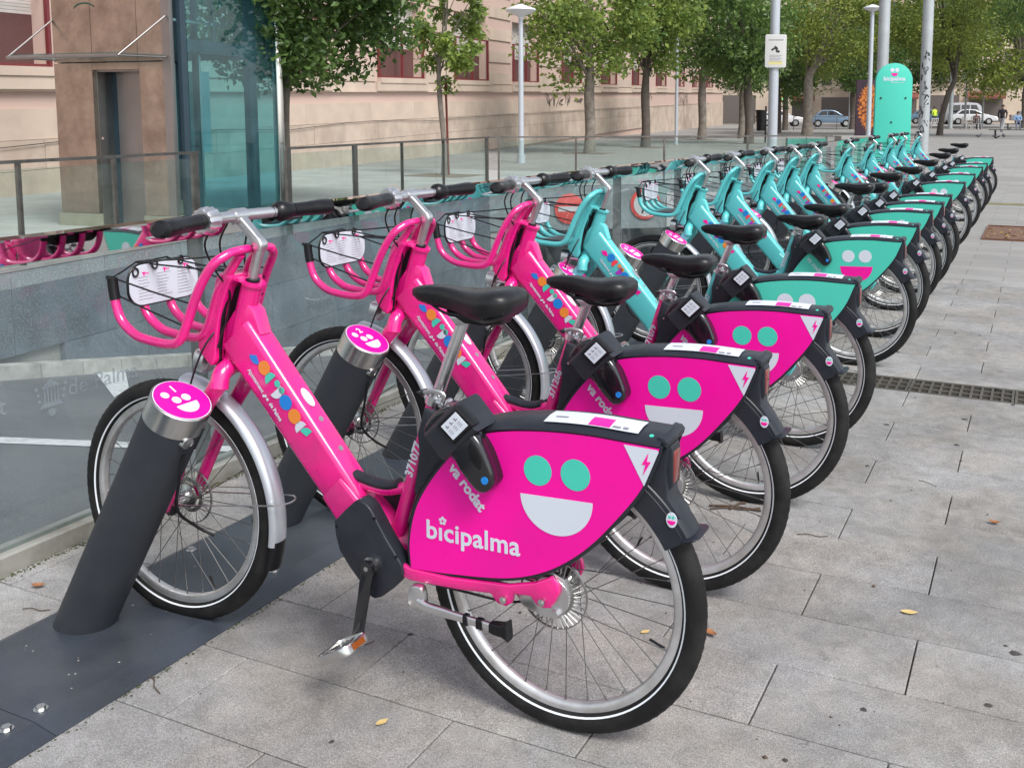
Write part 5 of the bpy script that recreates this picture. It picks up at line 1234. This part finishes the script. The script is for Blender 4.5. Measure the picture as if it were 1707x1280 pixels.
tree(-14.48, 52.89, 3.2, .20, (.12, .06, 5.2, 2.0, 2.0, 2.6), 'tree with a pale leaning trunk behind the camera notice pole', 'leafD', .19, 8000, (.1, 0), 'bark', 50, 8)
tree(-15.50, 65.51, 3.2, .18, (1.0, .5, 5.0, 2.7, 2.7, 2.7), 'thin trunked dark tree right of the camera notice pole', 'leafD', .22, 8000, (0, 0), 'bark_d', 50, 9)
tree(-12.50, 60.10, 3.6, .30, (1.5, .85, 6.8, 3.4, 3.2, 3.3), 'large spreading tree with a thick brown trunk left of the orange mural', 'leafC', .20, 17000, (.1, 0), 'bark', 76, 10)
tree(-12.96, 78.52, 3.2, .2, (.62, .30, 5.0, 2.4, 2.4, 2.5), 'tree behind the left lamp post of the orange mural', 'leafD', .26, 6500, (0, 0), 'bark_d', 46, 11)
tree(-5.33, 62.47, 3.5, .17, (-.2, -.2, 7.3, 3.0, 2.8, 3.4), 'tree with a forked dark trunk right of the graffiti covered pole', 'leafC', .20, 13000, (.7, .3), 'bark_d', 70, 12)
tree(-1.2, 86.7, 3.6, .28, (-.8, -.41, 7.0, 5.8, 5.0, 4.2), 'wide yellow green tree at the right edge behind the benches', 'leafC', .32, 19000, (0, 0), 'bark', 80, 13)
tree(1.9, 60.0, 4.2, .28, (-1.6, -.41, 8.6, 4.2, 4.0, 3.0), 'dark tree overhanging the upper right corner', 'leafA', .20, 14000, (0, 0), 'bark_d', 70, 14)
tree(-17.0, 74.0, 3.4, .2, (.0, .0, 6.0, 2.9, 2.7, 3.0), 'dark tree close to the far end of the building', 'leafD', .26, 6500, (0, 0), 'bark_d', 46, 15)
tree(-9.2, 92.0, 3.8, .22, (.0, .0, 7.6, 4.8, 3.0, 4.0), 'far tree whose crown shows between the two thick grey poles', 'leafD', .32, 8500, (0, 0), 'bark_d', 60, 16)
tree(-15.0, 98.0, 4.0, .25, (.0, .0, 8.0, 5.5, 3.0, 4.2), 'far dark tree beyond the blue car', 'leafD', .34, 8500, (0, 0), 'bark_d', 60, 17)
M['stake'] = mat('red stake', (.13, .02, .015), .7)
g = G(); g.add(*tube([(0, 0, 0), (-.06, 0, 2.3)], .028, 8)); setp(g.obj('tree_stake', M['stake'], None, (-12.72, 20.42, 0)), 'dark red stake supporting the slender young tree', 'stake')
M['pitgrey'] = mat('tree pit', (.16, .12, .09), .95, var=.3, vscale=5)
for i, (x, y, s_, lb_) in enumerate(((-10.52, 12.1, .55, 'dense tree by the lift'), (-12.74, 20.24, .8, 'slender leaning tree'), (-14.6, 33.0, .8, 'bright green tree'), (-14.76, 39.1, .8, 'dark straight trunk'), (-11.9, 44.77, .8, 'leaning dark trunk by the notice pole'), (-15.82, 50.1, .8, 'reddish brown trunk'))):
    g = G(); g.add(*box(-s_, s_, -s_ * .8, s_ * .8, .001, .008)); setp(g.obj('tree_pit', M['pitgrey'], None, (x, y, zg(y)), smooth=False), 'brown square of soil at the foot of the ' + lb_, 'tree pit', 'tree pits on the plaza')

# ---------------------------------------------------------------- lamps and poles
M['polegrey'] = mat('pole paint', (.42, .45, .49), .45, metal=.2, var=.06, vscale=3)
M['polebig'] = mat('galvanised pole', (.38, .41, .42), .5, metal=.3, var=.1, vscale=2, dirt=(.30, .32, .33), dscale=1.5)
M['lampwhite'] = mat('lamp shade', (.60, .62, .64), .35)
def lamp(x, y, h, r, label, dish=True):
    z0 = zg(y); root = empty('street_lamp', (x, y, z0), 0, label, 'street lamp', 'lamp posts on the plaza')
    g = G(); g.add(*cyl((0, 0, 0), (0, 0, h * .5), r, 16, r * .9)); g.add(*cyl((0, 0, h * .5), (0, 0, h - .35), r * .9, 16, r * .8)); g.add(*cyl((0, 0, 0), (0, 0, .25), r * 1.5, 16, r * 1.45)); g.obj('pole', M['polegrey'], root)
    hr = .45 if dish else .2
    g = G(); prof = [(0, .0), (.06, 0), (.07, .12), (hr * .3, .17), (hr * .8, .26), (hr, .33), (hr * .96, .37), (hr * .6, .42), (hr * .15, .50), (0, .51)]
    vs, fs = lathe([(a, b) for a, b in prof], 28, closed=False); g.add([(v[0], v[2], v[1] + h - .5) for v in vs], fs); g.obj('lamp_head', M['lampwhite'], root)
    g = G(); g.add(*cyl((0, 0, h - .62), (0, 0, h - .34), .05, 12, .07)); g.obj('collar', M['polebig'], root)
lamp(-13.85, 26.29, 4.62, .085, 'slim pale lamp post before the sandstone wall, left of the bright green tree')
lamp(-7.62, 50.93, 6.55, .12, 'slim pale lamp post with a flat dish head in front of the orange mural')
lamp(-13.94, 83.28, 4.3, .11, 'small distant lamp post left of the orange mural', False)
def pole(x, y, h, r, label, nm='pole', m='polebig', cat='pole', group=None):
    root = empty(nm, (x, y, zg(y)), 0, label, cat, group); g = G(); g.add(*cyl((0, 0, 0), (0, 0, h), r, 24, r * .93)); g.obj('shaft', M[m], root)
    g = G(); g.add(*cyl((0, 0, 0), (0, 0, .04), r * 1.5, 24)); g.obj('foot_flange', M[m], root); return root
pole(-5.03, 36.31, 12, .195, 'thick plain grey pole directly behind the tall teal panel', group='thick grey poles')
pb_ = pole(-3.67, 36.85, 12, .185, 'thick grey pole covered in black graffiti, right of the teal panel', group='thick grey poles')
random.seed(31); g = G()
for i in range(15):
    z0 = .3 + i * .22; a0 = random.uniform(-.9, .3); pts = []
    for k in range(5):
        a = a0 + random.uniform(-.5, .7); pts.append((.19 * math.sin(a + .12), -.19 * math.cos(a + .12), z0 + random.uniform(-.05, .26)))
    g.add(*sweep(crv(pts, 4), circ(.014, .006, 5), ref=(0, 0, 1)))
g.obj('graffiti', M['graf'], pb_)
pole(-14.59, 42.47, 5.5, .075, 'thin grey post between the dark straight trunk and the reddish one', m='polegrey')
pole(-6.29, 82.6, 5.0, .16, 'far pale pole left of the white car'); pole(-5.62, 88.1, 4.0, .08, 'thin far pole in front of the white car'); pole(-4.4, 90.0, 4.3, .08, 'thin far pole above the rear of the white car')
sp = pole(-9.91, 40.9, 8, .20, 'grey pole carrying the white surveillance camera notice', 'notice_pole', 'polegrey')
f_ = Vector((.436, -.90, 0)); g = G(); rr = rrect(.43, .66, .07, 5)
nb = empty('camera_notice', (-9.91 + .25 * .436, 40.9 - .25 * .90, 4.02), R(25.8), 'white surveillance notice with a black camera pictogram, fixed to the grey pole', 'sign')
g.add(*prism(rr, -.012, .012, .002)); g.obj('board', M['signwhite'], nb)
g = G(); g.add(*prism([(-.20, .06), (.0, .20), (.04, .14), (-.15, .0)], -.016, -.013)); g.add(*prism([(.0, .03), (.14, .03), (.17, -.03), (.10, -.08), (.0, -.04)], -.016, -.013)); g.add(*prism([(-.05, .22), (.06, .16), (.1, .06), (.02, .02), (-.06, .1)], -.0163, -.013)); g.obj('camera_pictogram', M['print_black'], nb)
g = G()
for i in range(5): g.add(*prism([(-.26, -.16 - .06 * i), (.26 - .08 * (i % 2), -.16 - .06 * i), (.26 - .08 * (i % 2), -.180 - .06 * i), (-.26, -.180 - .06 * i)], -.015, -.0125))
g.add(*prism([(-.30, .42), (.30, .42), (.30, .46), (-.30, .46)], -.015, -.0125)); g.obj('small_print', M['print_grey'], nb, smooth=False)
g = G(); g.add(*prism([(-.28, -.40), (.28, -.40), (.28, -.54), (-.28, -.54)], -.0146, -.0125)); g.obj('yellow_field', mat('faded yellow', (.55, .50, .22), .6), nb, smooth=False)
bn_ = empty('litter_bin', (-11.83, 46.56, zg(46.5)), 0, 'dark cylindrical litter bin on a post left of the notice pole', 'bin')
g = G(); g.add(*cyl((0, 0, .55), (0, 0, 1.45), .20, 16, .25)); g.add(*cyl((0, 0, 1.45), (0, 0, 1.52), .27, 16)); g.obj('bin_body', M['black'], bn_); g = G(); g.add(*cyl((.22, 0, 0), (.22, 0, 1.7), .04, 10)); g.obj('bin_post', M['black'], bn_)
# ---------------------------------------------------------------- tall teal panel of the bicycle scheme
tt = empty('station_totem', (-2.47, 19.3, 0), R(20), 'tall teal panel with rounded top and smiling emblem at the row end', 'totem')
W_ = .325; Ht = 2.36
pl = [(-W_, .0), (W_, .0), (W_, Ht - .325)] + [(W_ * math.cos(R(a)), Ht - .325 + .325 * math.sin(R(a))) for a in range(10, 180, 10)] + [(-W_, Ht - .325)]
g = G(); g.add(*prism(pl, -.055, .055, .006)); g.obj('panel', M['teal_panel'], tt)
y = -.0565
def tf(g, p): g.add(*prism(p, y - .0006, y + .0006))
g = G(); tf(g, disc(-.042, Ht - .125, .036, 20)); tf(g, disc(.042, Ht - .125, .036, 20)); g.obj('emblem_eyes', M['print_white'], tt)
g = G(); tf(g, disc(0, Ht - .18, .058, 20, 180, 360)); g.obj('emblem_mouth', M['print_mag'], tt)
g = G(); g.add(*text_on('bicipalma', .105, (0, y, Ht - .315), (1, 0, 0), (0, 0, 1), bold=.003, depth=.0005, align='CENTER')); g.add(*text_on('Ajuntament de Palma', .026, (.06, y, Ht - .36), (1, 0, 0), (0, 0, 1), bold=.0003, depth=.0004, align='CENTER')); g.obj('lettering', M['print_white'], tt)
for x_, z_ in ((-.23, Ht - .63), (.21, Ht - .63), (-.03, Ht - 1.07)):
    g = G(); g.add(*cyl((x_, -.055, z_), (x_, -.066, z_), .018, 12)); g.obj('fixing', M['print_black'], tt)
# ---------------------------------------------------------------- orange mural kiosk
M['muralb'] = mat('dark mural paint', (.020, .012, .022), .6, dirt=(.06, .01, .03), dscale=3)
def muralmat():
    m = mat('orange mural paint', (.52, .16, .02), .6, var=.3, vscale=4); nt = m.node_tree; L = nt.links.new; b = nt.nodes['Principled BSDF']
    src = b.inputs['Base Color'].links[0].from_socket; tc = nt.nodes.new('ShaderNodeTexCoord'); w = nt.nodes.new('ShaderNodeTexVoronoi'); w.inputs['Scale'].default_value = 9
    L(tc.outputs['Object'], w.inputs['Vector']); mr = nt.nodes.new('ShaderNodeMapRange'); mr.inputs[1].default_value = .42; mr.inputs[2].default_value = .75; L(w.outputs['Distance'], mr.inputs[0])
    mx = nt.nodes.new('ShaderNodeMix'); mx.data_type = 'RGBA'; mx.inputs[7].default_value = (.10, .02, .01, 1); L(mr.outputs[0], mx.inputs[0]); L(src, mx.inputs[6]); L(mx.outputs[2], b.inputs['Base Color']); return m
M['muralo'] = muralmat()
kz = zg(56); kk = empty('painted_kiosk', (-8.35, 56.2, kz), R(14), 'dark street cabinet painted with a shaggy orange figure, left of the teal panel', 'cabinet')
g = G(); g.add(*box(-.72, .72, 0, .7, 0, 3.1)); g.obj('body', M['muralb'], kk, smooth=False)
random.seed(8); P = []
for i in range(64):
    a = 2 * math.pi * i / 64; rr_ = 1 + (.12 if i % 2 else -.07) + random.uniform(-.04, .04); P.append((.05 + .56 * rr_ * math.cos(a) * (1 if math.sin(a) > -.5 else .9), 1.65 + 1.15 * rr_ * math.sin(a)))
g = G(); g.add(*prism([(a - .10, b) for a, b in P], -.006, -.001)); g.obj('painted_figure', M['muralo'], kk)
# ---------------------------------------------------------------- vehicles
M['carwhite'] = mat('white car paint', (.62, .63, .65), .25, coat=1); M['carsilver'] = mat('silver car paint', (.36, .36, .38), .28, metal=.4, coat=1); M['carblue'] = mat('blue grey car paint', (.16, .25, .36), .28, metal=.3, coat=1)
M['carglass'] = mat('car glass', (.02, .025, .03), .08, coat=1)
def car(x, y, rz_, paint, label, L_=4.3, Wd=1.75, H_=1.45, van=False, cat='car'):
    root = empty('parked_car' if cat == 'car' else 'parked_van', (x, y, zg(y)), rz_, label, cat, 'vehicles beyond the plaza')
    if van: low = [(-L_ / 2, .35), (-L_ / 2 + .02, .95), (-L_ / 2 + .12, H_ - .08), (-L_ / 2 + .3, H_), (.9, H_), (1.45, 1.12), (L_ / 2 - .1, .92), (L_ / 2, .6), (L_ / 2, .35)]; cab = None
    else: low = [(-L_ / 2, .38), (-L_ / 2 + .03, .82), (-L_ / 2 + .35, .93), (-L_ / 2 + .95, 1.0), (.75, .97), (L_ / 2 - .25, .80), (L_ / 2, .62), (L_ / 2, .35)]; cab = [(-L_ / 2 + .45, .93), (-L_ / 2 + 1.05, H_ - .05), (-.35, H_), (.25, H_ - .06), (1.0, .95)]
    c = lambda P: [(p.x, p.y) for p in crv([(a, b, 0) for a, b in P], 3)]
    g = G(); g.add(*prism(c(low), -Wd / 2, Wd / 2, .07, 3))
    if cab: g.add(*prism(c(cab), -Wd / 2 + .12, Wd / 2 - .12, .08, 3))
    g.obj('body', M[paint], root)
    for s in (-1, 1):
        yy = s * (Wd / 2 + .004 if van else Wd / 2 - .117)
        gl = [[(-L_ / 2 + .5, H_ - .2), (-.75, H_ - .17), (-.75, 1.12), (-L_ / 2 + .35, 1.10)], [(-.62, H_ - .17), (.15, H_ - .17), (.15, 1.1), (-.62, 1.12)], [(.27, H_ - .17), (.80, H_ - .17), (1.2, 1.10), (.27, 1.1)]] if van else [[(-L_ / 2 + .75, 1.0), (-L_ / 2 + 1.12, H_ - .11), (-.42, H_ - .06), (-.42, .99)], [(-.34, .99), (-.34, H_ - .06), (.22, H_ - .12), (.82, .98)]]
        for P in gl: g = G(); g.add(*prism(P, yy - .005, yy + .005)); g.obj('side_window', M['carglass'], root)
        for wx in (-L_ / 2 + .8, L_ / 2 - .8):
            g = G(); vs, fs = lathe([(.20, -.1), (.31, -.1), (.32, -.06), (.32, .06), (.31, .1), (.20, .1)], 28); g.add([(v[0] + wx, v[1] + s * (Wd / 2 - .08), v[2] + .32) for v in vs], fs); wh = g.obj('wheel', M['rubber'], root)
            g = G(); g.add(*cyl((wx, s * (Wd / 2 - .17), .32), (wx, s * (Wd / 2 + .005), .32), .205, 20, .18)); g.obj('rim', M['alu'], wh)
    for s in (-1, 1):
        g = G(); g.add(*box(-L_ / 2 - .015, -L_ / 2 + .06, s * .62 - .13, s * .62 + .13, .78 if not van else .9, .92 if not van else 1.3)); g.obj('tail_light', M['redlens'], root)
    g = G(); g.add(*prism([(-L_ / 2 + (.06 if van else .62), 1.08), (-L_ / 2 + (.14 if van else 1.0), H_ - (.2 if van else .12)), (-L_ / 2 + (.11 if van else .98), H_ - (.2 if van else .12)), (-L_ / 2 + (.03 if van else .56), 1.08)], -.6, .6)); g.obj('rear_window', M['carglass'], root)
    g = G(); g.add(*box(-L_ / 2 - .02, -L_ / 2 + .02, -.26, .26, .60, .70)); g.obj('number_plate', M['signwhite'], root, smooth=False)
car(-6.9, 107.5, R(22), 'carsilver', 'silver van with dark rear windows behind the benches', 4.4, 1.8, 2.05, True, 'van')
car(-5.95, 104.2, R(8), 'carwhite', 'white saloon car right of the silver van')
car(-16.3, 88.2, R(15), 'carblue', 'blue grey hatchback seen under the large spreading tree', 3.9, 1.7, 1.45)
car(-21.2, 90.1, R(20), 'carwhite', 'white car between the notice pole and the thin dark trunk', 4.2)
car(-10.2, 108.0, R(8), 'carblue', 'dark blue car partly behind the teal panel')
car(-.6, 106.0, R(6), 'carsilver', 'silver car at the far right edge behind the benches')
# ---------------------------------------------------------------- benches and chairs
M['benchwood'] = mat('dark bench slats', (.05, .045, .045), .6)
def bench(x, y, rz_, L_, label, back=False):
    root = empty('bench', (x, y, zg(y)), rz_, label, 'bench', 'benches on the plaza')
    for i in range(3): g = G(); g.add(*box(-L_ / 2, L_ / 2, -.24 + .16 * i, -.10 + .16 * i, .43, .47)); g.obj('slat', M['benchwood'], root, smooth=False)
    for s in (-1, 1):
        g = G(); xx = s * (L_ / 2 - .3); g.add(*tube([(xx, -.2, .43), (xx - .0, -.16, .0)], .03, 8, ref=(1, 0, 0))); g.add(*tube([(xx, .18, .43), (xx + .03, .18, .0)], .03, 8, ref=(1, 0, 0))); g.add(*tube([(xx + .03, .18, 0), (xx + .22, .0, .12)], .03, 8, ref=(0, 0, 1))); g.obj('bench_leg', M['black'], root)
bench(-.75, 57.0, R(8), 3.4, 'long backless dark bench at the right edge of the plaza')
bench(-1.2, 80.0, R(8), 2.6, 'low dark bench with two seated people, far right')
def chair(x, y, rz_, label):
    root = empty('metal_chair', (x, y, zg(y)), rz_, label, 'chair', 'metal chairs on the plaza')
    g = G(); g.add(*box(-.3, .3, -.25, .25, .42, .46)); g.obj('seat', M['alu'], root, smooth=False)
    g = G()
    for i in range(5): g.add(*box(-.28 + .13 * i, -.24 + .13 * i, .24, .27, .46, .88))
    g.add(*box(-.3, .3, .235, .275, .86, .91)); g.obj('backrest', M['alu'], root, smooth=False)
    for sx in (-1, 1):
        for sy in (-1, 1): g = G(); g.add(*tube([(sx * .27, sy * .22, .43), (sx * .3, sy * .26, 0)], .022, 6)); g.obj('leg', M['alu'], root)
chair(-6.42, 71.6, R(200), 'grey metal chair right of the graffiti covered pole'); chair(-4.3, 79.6, R(160), 'grey metal chair holding a person in a brown top'); chair(-4.95, 79.8, R(130), 'grey metal chair turned sideways, left of the brown clad sitter')
# ---------------------------------------------------------------- people
def person(x, y, rz_, pose, label, top, legs, skin=(.35, .2, .14), hair=(.03, .02, .015), h=1.74):
    root = empty('person', (x, y, zg(y)), rz_, label, 'person'); k = h / 1.74
    if pose == 'walk':
        J = {'pelvis': (0, 0, .95), 'chest': (0, .02, 1.25), 'neck': (0, .03, 1.47), 'head': (0, .05, 1.60), 'htop': (0, .05, 1.70), 'sl': (-.19, .02, 1.40), 'el': (-.25, -.04, 1.14), 'wl': (-.24, .08, .92), 'hl': (-.24, .12, .84), 'sr': (.19, .02, 1.40), 'er': (.25, .08, 1.14), 'wr': (.24, -.04, .92), 'hr': (.24, -.06, .84),
             'hipl': (-.09, 0, .90), 'kl': (-.10, .14, .50), 'al': (-.10, .10, .09), 'tl': (-.10, .26, .03), 'hipr': (.09, 0, .90), 'kr': (.10, -.04, .50), 'ar': (.10, -.26, .13), 'tr': (.10, -.14, .04)}
    else:
        J = {'pelvis': (0, .05, .55), 'chest': (0, .02, .85), 'neck': (0, .0, 1.06), 'head': (0, -.03, 1.19), 'htop': (0, -.03, 1.29), 'sl': (-.19, .0, 1.0), 'el': (-.24, -.06, .76), 'wl': (-.14, -.26, .64), 'hl': (-.10, -.32, .62), 'sr': (.19, .0, 1.0), 'er': (.24, -.06, .76), 'wr': (.14, -.26, .64), 'hr': (.10, -.32, .62),
             'hipl': (-.09, .02, .54), 'kl': (-.12, -.40, .52), 'al': (-.12, -.42, .10), 'tl': (-.12, -.58, .04), 'hipr': (.09, .02, .54), 'kr': (.12, -.40, .52), 'ar': (.12, -.40, .10), 'tr': (.12, -.56, .04)}
    rad = {'pelvis': .14, 'chest': .15, 'neck': .06, 'head': .095, 'htop': .06, 'sl': .075, 'el': .05, 'wl': .035, 'hl': .038, 'sr': .075, 'er': .05, 'wr': .035, 'hr': .038, 'hipl': .095, 'kl': .065, 'al': .045, 'tl': .038, 'hipr': .095, 'kr': .065, 'ar': .045, 'tr': .038}
    E = [('pelvis', 'chest'), ('chest', 'neck'), ('neck', 'head'), ('head', 'htop'), ('chest', 'sl'), ('sl', 'el'), ('el', 'wl'), ('wl', 'hl'), ('chest', 'sr'), ('sr', 'er'), ('er', 'wr'), ('wr', 'hr'), ('pelvis', 'hipl'), ('hipl', 'kl'), ('kl', 'al'), ('al', 'tl'), ('pelvis', 'hipr'), ('hipr', 'kr'), ('kr', 'ar'), ('ar', 'tr')]
    names = list(J); me = bpy.data.meshes.new('body'); me.from_pydata([tuple(c * k for c in J[n]) for n in names], [(names.index(a), names.index(b)) for a, b in E], [])
    o = bpy.data.objects.new('body', me); C.objects.link(o); md = o.modifiers.new('s', 'SKIN'); sv = me.skin_vertices[0].data
    for i, n in enumerate(names): sv[i].radius = (rad[n] * k, rad[n] * k * (1.0 if n not in ('chest', 'pelvis') else .8)); sv[i].use_root = (n == 'pelvis')
    o.modifiers.new('u', 'SUBSURF').levels = 2
    bpy.context.view_layer.update(); m2 = bpy.data.meshes.new_from_object(o.evaluated_get(bpy.context.evaluated_depsgraph_get())); bpy.data.objects.remove(o)
    for m_ in (mat('jacket', top, .8), mat('trousers', legs, .8), mat('skin', skin, .6), mat('shoes', (.02, .02, .02), .5)): m2.materials.append(m_)
    ph = J['pelvis'][2] * k; nz = (J['neck'][2] + .02) * k
    for p in m2.polygons:
        p.use_smooth = True; z = p.center.z; c = p.center
        if z > nz: p.material_index = 2
        elif pose == 'walk': p.material_index = 3 if z < .09 else (1 if z < ph - .06 and abs(c.x) < .21 else (2 if z < .90 and abs(c.x) > .2 else 0))
        else: p.material_index = 3 if z < .09 else (1 if z < ph + .06 else (2 if c.y < -.24 else 0))
    obj('body', m2, root)
    hd = Vector(J['head']) * k; g = G(); vs = []; fs = []
    for i in range(7):
        for j in range(14):
            th = math.pi * .55 * i / 6; a = 2 * math.pi * j / 14; vs.append((hd.x + .104 * math.sin(th) * math.cos(a), hd.y + (.012 if pose != 'walk' else -.012) + .112 * math.sin(th) * math.sin(a), hd.z + .035 + .112 * math.cos(th)))
    for i in range(6):
        for j in range(14): fs.append((i * 14 + j, i * 14 + (j + 1) % 14, (i + 1) * 14 + (j + 1) % 14, (i + 1) * 14 + j))
    g.add(vs, fs); g.obj('hair', mat('hair', hair, .8), root)
person(-2.32, 72.0, R(-15), 'walk', 'person in a black jacket and pale grey trousers walking away near the far bench', (.015, .015, .02), (.30, .31, .34), h=1.80)
person(-4.3, 79.5, R(160), 'sit', 'person in a brown top sitting on a metal chair before the white car', (.10, .045, .04), (.05, .05, .06))
person(-1.55, 79.9, R(8), 'sit', 'person in a light blue top seated on the low bench', (.20, .32, .50), (.12, .14, .2))
person(-.75, 79.9, R(8), 'sit', 'person in dark clothes seated right of the one in light blue', (.02, .025, .035), (.05, .05, .07))
person(-8.9, 98.5, R(40), 'walk', 'person in a yellow high visibility vest left of the silver van', (.55, .75, .05), (.05, .06, .08))
# pigeons
M['pigeon'] = mat('pigeon grey', (.10, .10, .12), .7)
for i, (x, y, r_, lab) in enumerate(((-2.95, 57.4, 0, 'dark pigeon, leftmost of the three on the plaza'), (-2.2, 57.7, 1, 'pigeon in the middle of the three on the plaza'), (-1.75, 57.9, 2, 'pigeon nearest the bench legs'))):
    g = G(); g.add(*sweep(crv([(-.17, 0, .10), (-.08, 0, .12), (.02, 0, .13), (.09, 0, .17), (.11, 0, .22), (.14, 0, .235), (.17, 0, .225)], 3), circ(1, n=10), scales=[.012, .03, .045, .06, .07, .075, .075, .07, .065, .05, .04, .035, .032, .03, .03, .026, .02, .012, .003]))
    for s in (-1, 1): g.add(*tube([(0, s * .02, .08), (.01, s * .02, 0)], .004, 5))
    setp(g.obj('pigeon', M['pigeon'], None, (x, y, zg(y)), rot=(0, 0, r_)), lab, 'pigeon', 'pigeons on the plaza')
# ---------------------------------------------------------------- traffic lights, low fence, far buildings
M['tgreen'] = emis('green signal', (.02, .8, .35), 1.6); M['tyellow'] = mat('signal yellow', (.60, .42, .05), .5)
def signal(x, y, h, label, body='tyellow'):
    root = empty('traffic_light', (x, y, zg(y)), R(20), label, 'traffic light', 'traffic lights')
    g = G(); g.add(*cyl((0, 0, 0), (0, 0, h), .06, 10)); g.obj('post', M['black'], root)
    g = G(); g.add(*box(-.16, .16, -.14, .10, h - .1, h + .75)); g.obj('housing', M[body], root, smooth=False)
    for i, nm in enumerate(('tgreen', 'dark', 'dark')): g = G(); g.add(*cyl((0, -.145, h + .06 + .25 * i), (0, -.155, h + .06 + .25 * i), .12, 16)); g.obj('signal_lens', M[nm] if i == 0 else M['redlens'], root)
signal(-18.42, 79.43, 2.3, 'traffic light with its green lit, under the trees behind the notice pole'); signal(-1.3, 101, 3.1, 'traffic light with its green lit above the walking person', 'black')
fn = empty('low_fence', (-13.4, 75.8, zg(75.8)), R(14), 'low glazed steel fence in front of the blue grey car', 'fence')
g = G(); g.add(*box(-3.3, 3.0, -.02, .02, .98, 1.03)); g.obj('top_rail', M['postst'], fn, smooth=False)
for i in range(5): g = G(); x_ = -3.3 + 1.55 * i; g.add(*box(x_ - .03, x_ + .03, -.02, .02, 0, 1.0)); g.obj('fence_post', M['postst'], fn, smooth=False)
M['facA'] = mat('beige facade', (.66, .54, .43), .85, var=.08, vscale=.3, dirt=(.45, .36, .28), dscale=.2); M['facB'] = mat('ochre facade', (.58, .48, .38), .85, var=.08, vscale=.3); M['facC'] = mat('dark facade', (.44, .37, .30), .85, var=.1, vscale=.3)
M['winfar'] = mat('far window', (.06, .06, .065), .3); M['shutfar'] = mat('far shutter', (.10, .13, .10), .7); M['awning'] = mat('brown awning', (.17, .055, .04), .8, var=.2, vscale=2); M['shop'] = mat('shop front', (.13, .11, .10), .4)
def block(x, y, rz_, L_, Hh, m, label, fl=3.4, wsp=2.6):
    root = empty('far_building', (x, y, zg(y)), rz_, label, 'building', 'buildings across the far street')
    g = G(); g.add(*box(0, L_, .3, 10, -1, Hh)); g.obj('wall', M[m], root, smooth=False)
    for k in range(int(Hh // fl)):
        g = G(); g.add(*box(0, L_, .18, .31, 3.9 + fl * k, 4.08 + fl * k)); g.obj('cornice', M['stone2'], root, smooth=False)
    nx = int(L_ // wsp)
    for k in range(int((Hh - 4) // fl)):
        if k > 2: break
        for i in range(nx):
            x0 = .7 + wsp * i; z0 = 4.5 + fl * k
            g = G(); g.add(*box(x0 - .12, x0 + 1.22, .24, .31, z0 - .1, z0 + 2.15)); w = g.obj('window', M['stone2'], root, smooth=False)
            g = G(); g.add(*box(x0, x0 + 1.1, .22, .25, z0, z0 + 2.05)); g.obj('pane', M['winfar'] if (i + k) % 3 else M['shutfar'], w, smooth=False)
            if (i + k) % 2 == 0: g = G(); g.add(*box(x0 - .3, x0 + 1.4, -.35, .23, z0 - .2, z0 - .1)); [g.add(*box(x0 - .3 + .1 * q, x0 - .28 + .1 * q, -.35, -.33, z0 - .1, z0 + .75)) for q in range(18)]; g.add(*box(x0 - .3, x0 + 1.4, -.36, -.32, z0 + .75, z0 + .8)); g.obj('balcony', M['black'], root, smooth=False)
    for i in range(int(L_ // 4.4)):
        x0 = .5 + 4.4 * i; g = G(); g.add(*box(x0, x0 + 3.4, .25, .31, .1, 3.0)); g.obj('shop_front', M['shop'], root, smooth=False)
        if i % 2 == 0: g = G(); g.add(*prism([(.3, 3.35), (-1.2, 2.75), (-1.2, 2.55), (-1.17, 2.55), (-1.15, 2.72), (.3, 3.28)], x0 - .2, x0 + 3.6, axis='x')); g.obj('awning', M['awning'], root, smooth=False)
block(-64, 122, R(14), 26, 17, 'facC', 'darker brownish block seen through the gap left of the large tree')
block(-38.5, 126, R(10), 22, 19, 'facA', 'beige block with balconies behind the orange mural')
block(-16.5, 118, R(5), 16, 20, 'facA', 'beige block with brown awnings behind the silver van')
block(-.3, 119.5, R(4), 24, 18, 'facB', 'ochre block at the far right behind the wide tree')
block(-34.5, 100, R(20), 12, 13, 'facB', 'ochre corner block behind the traffic light')
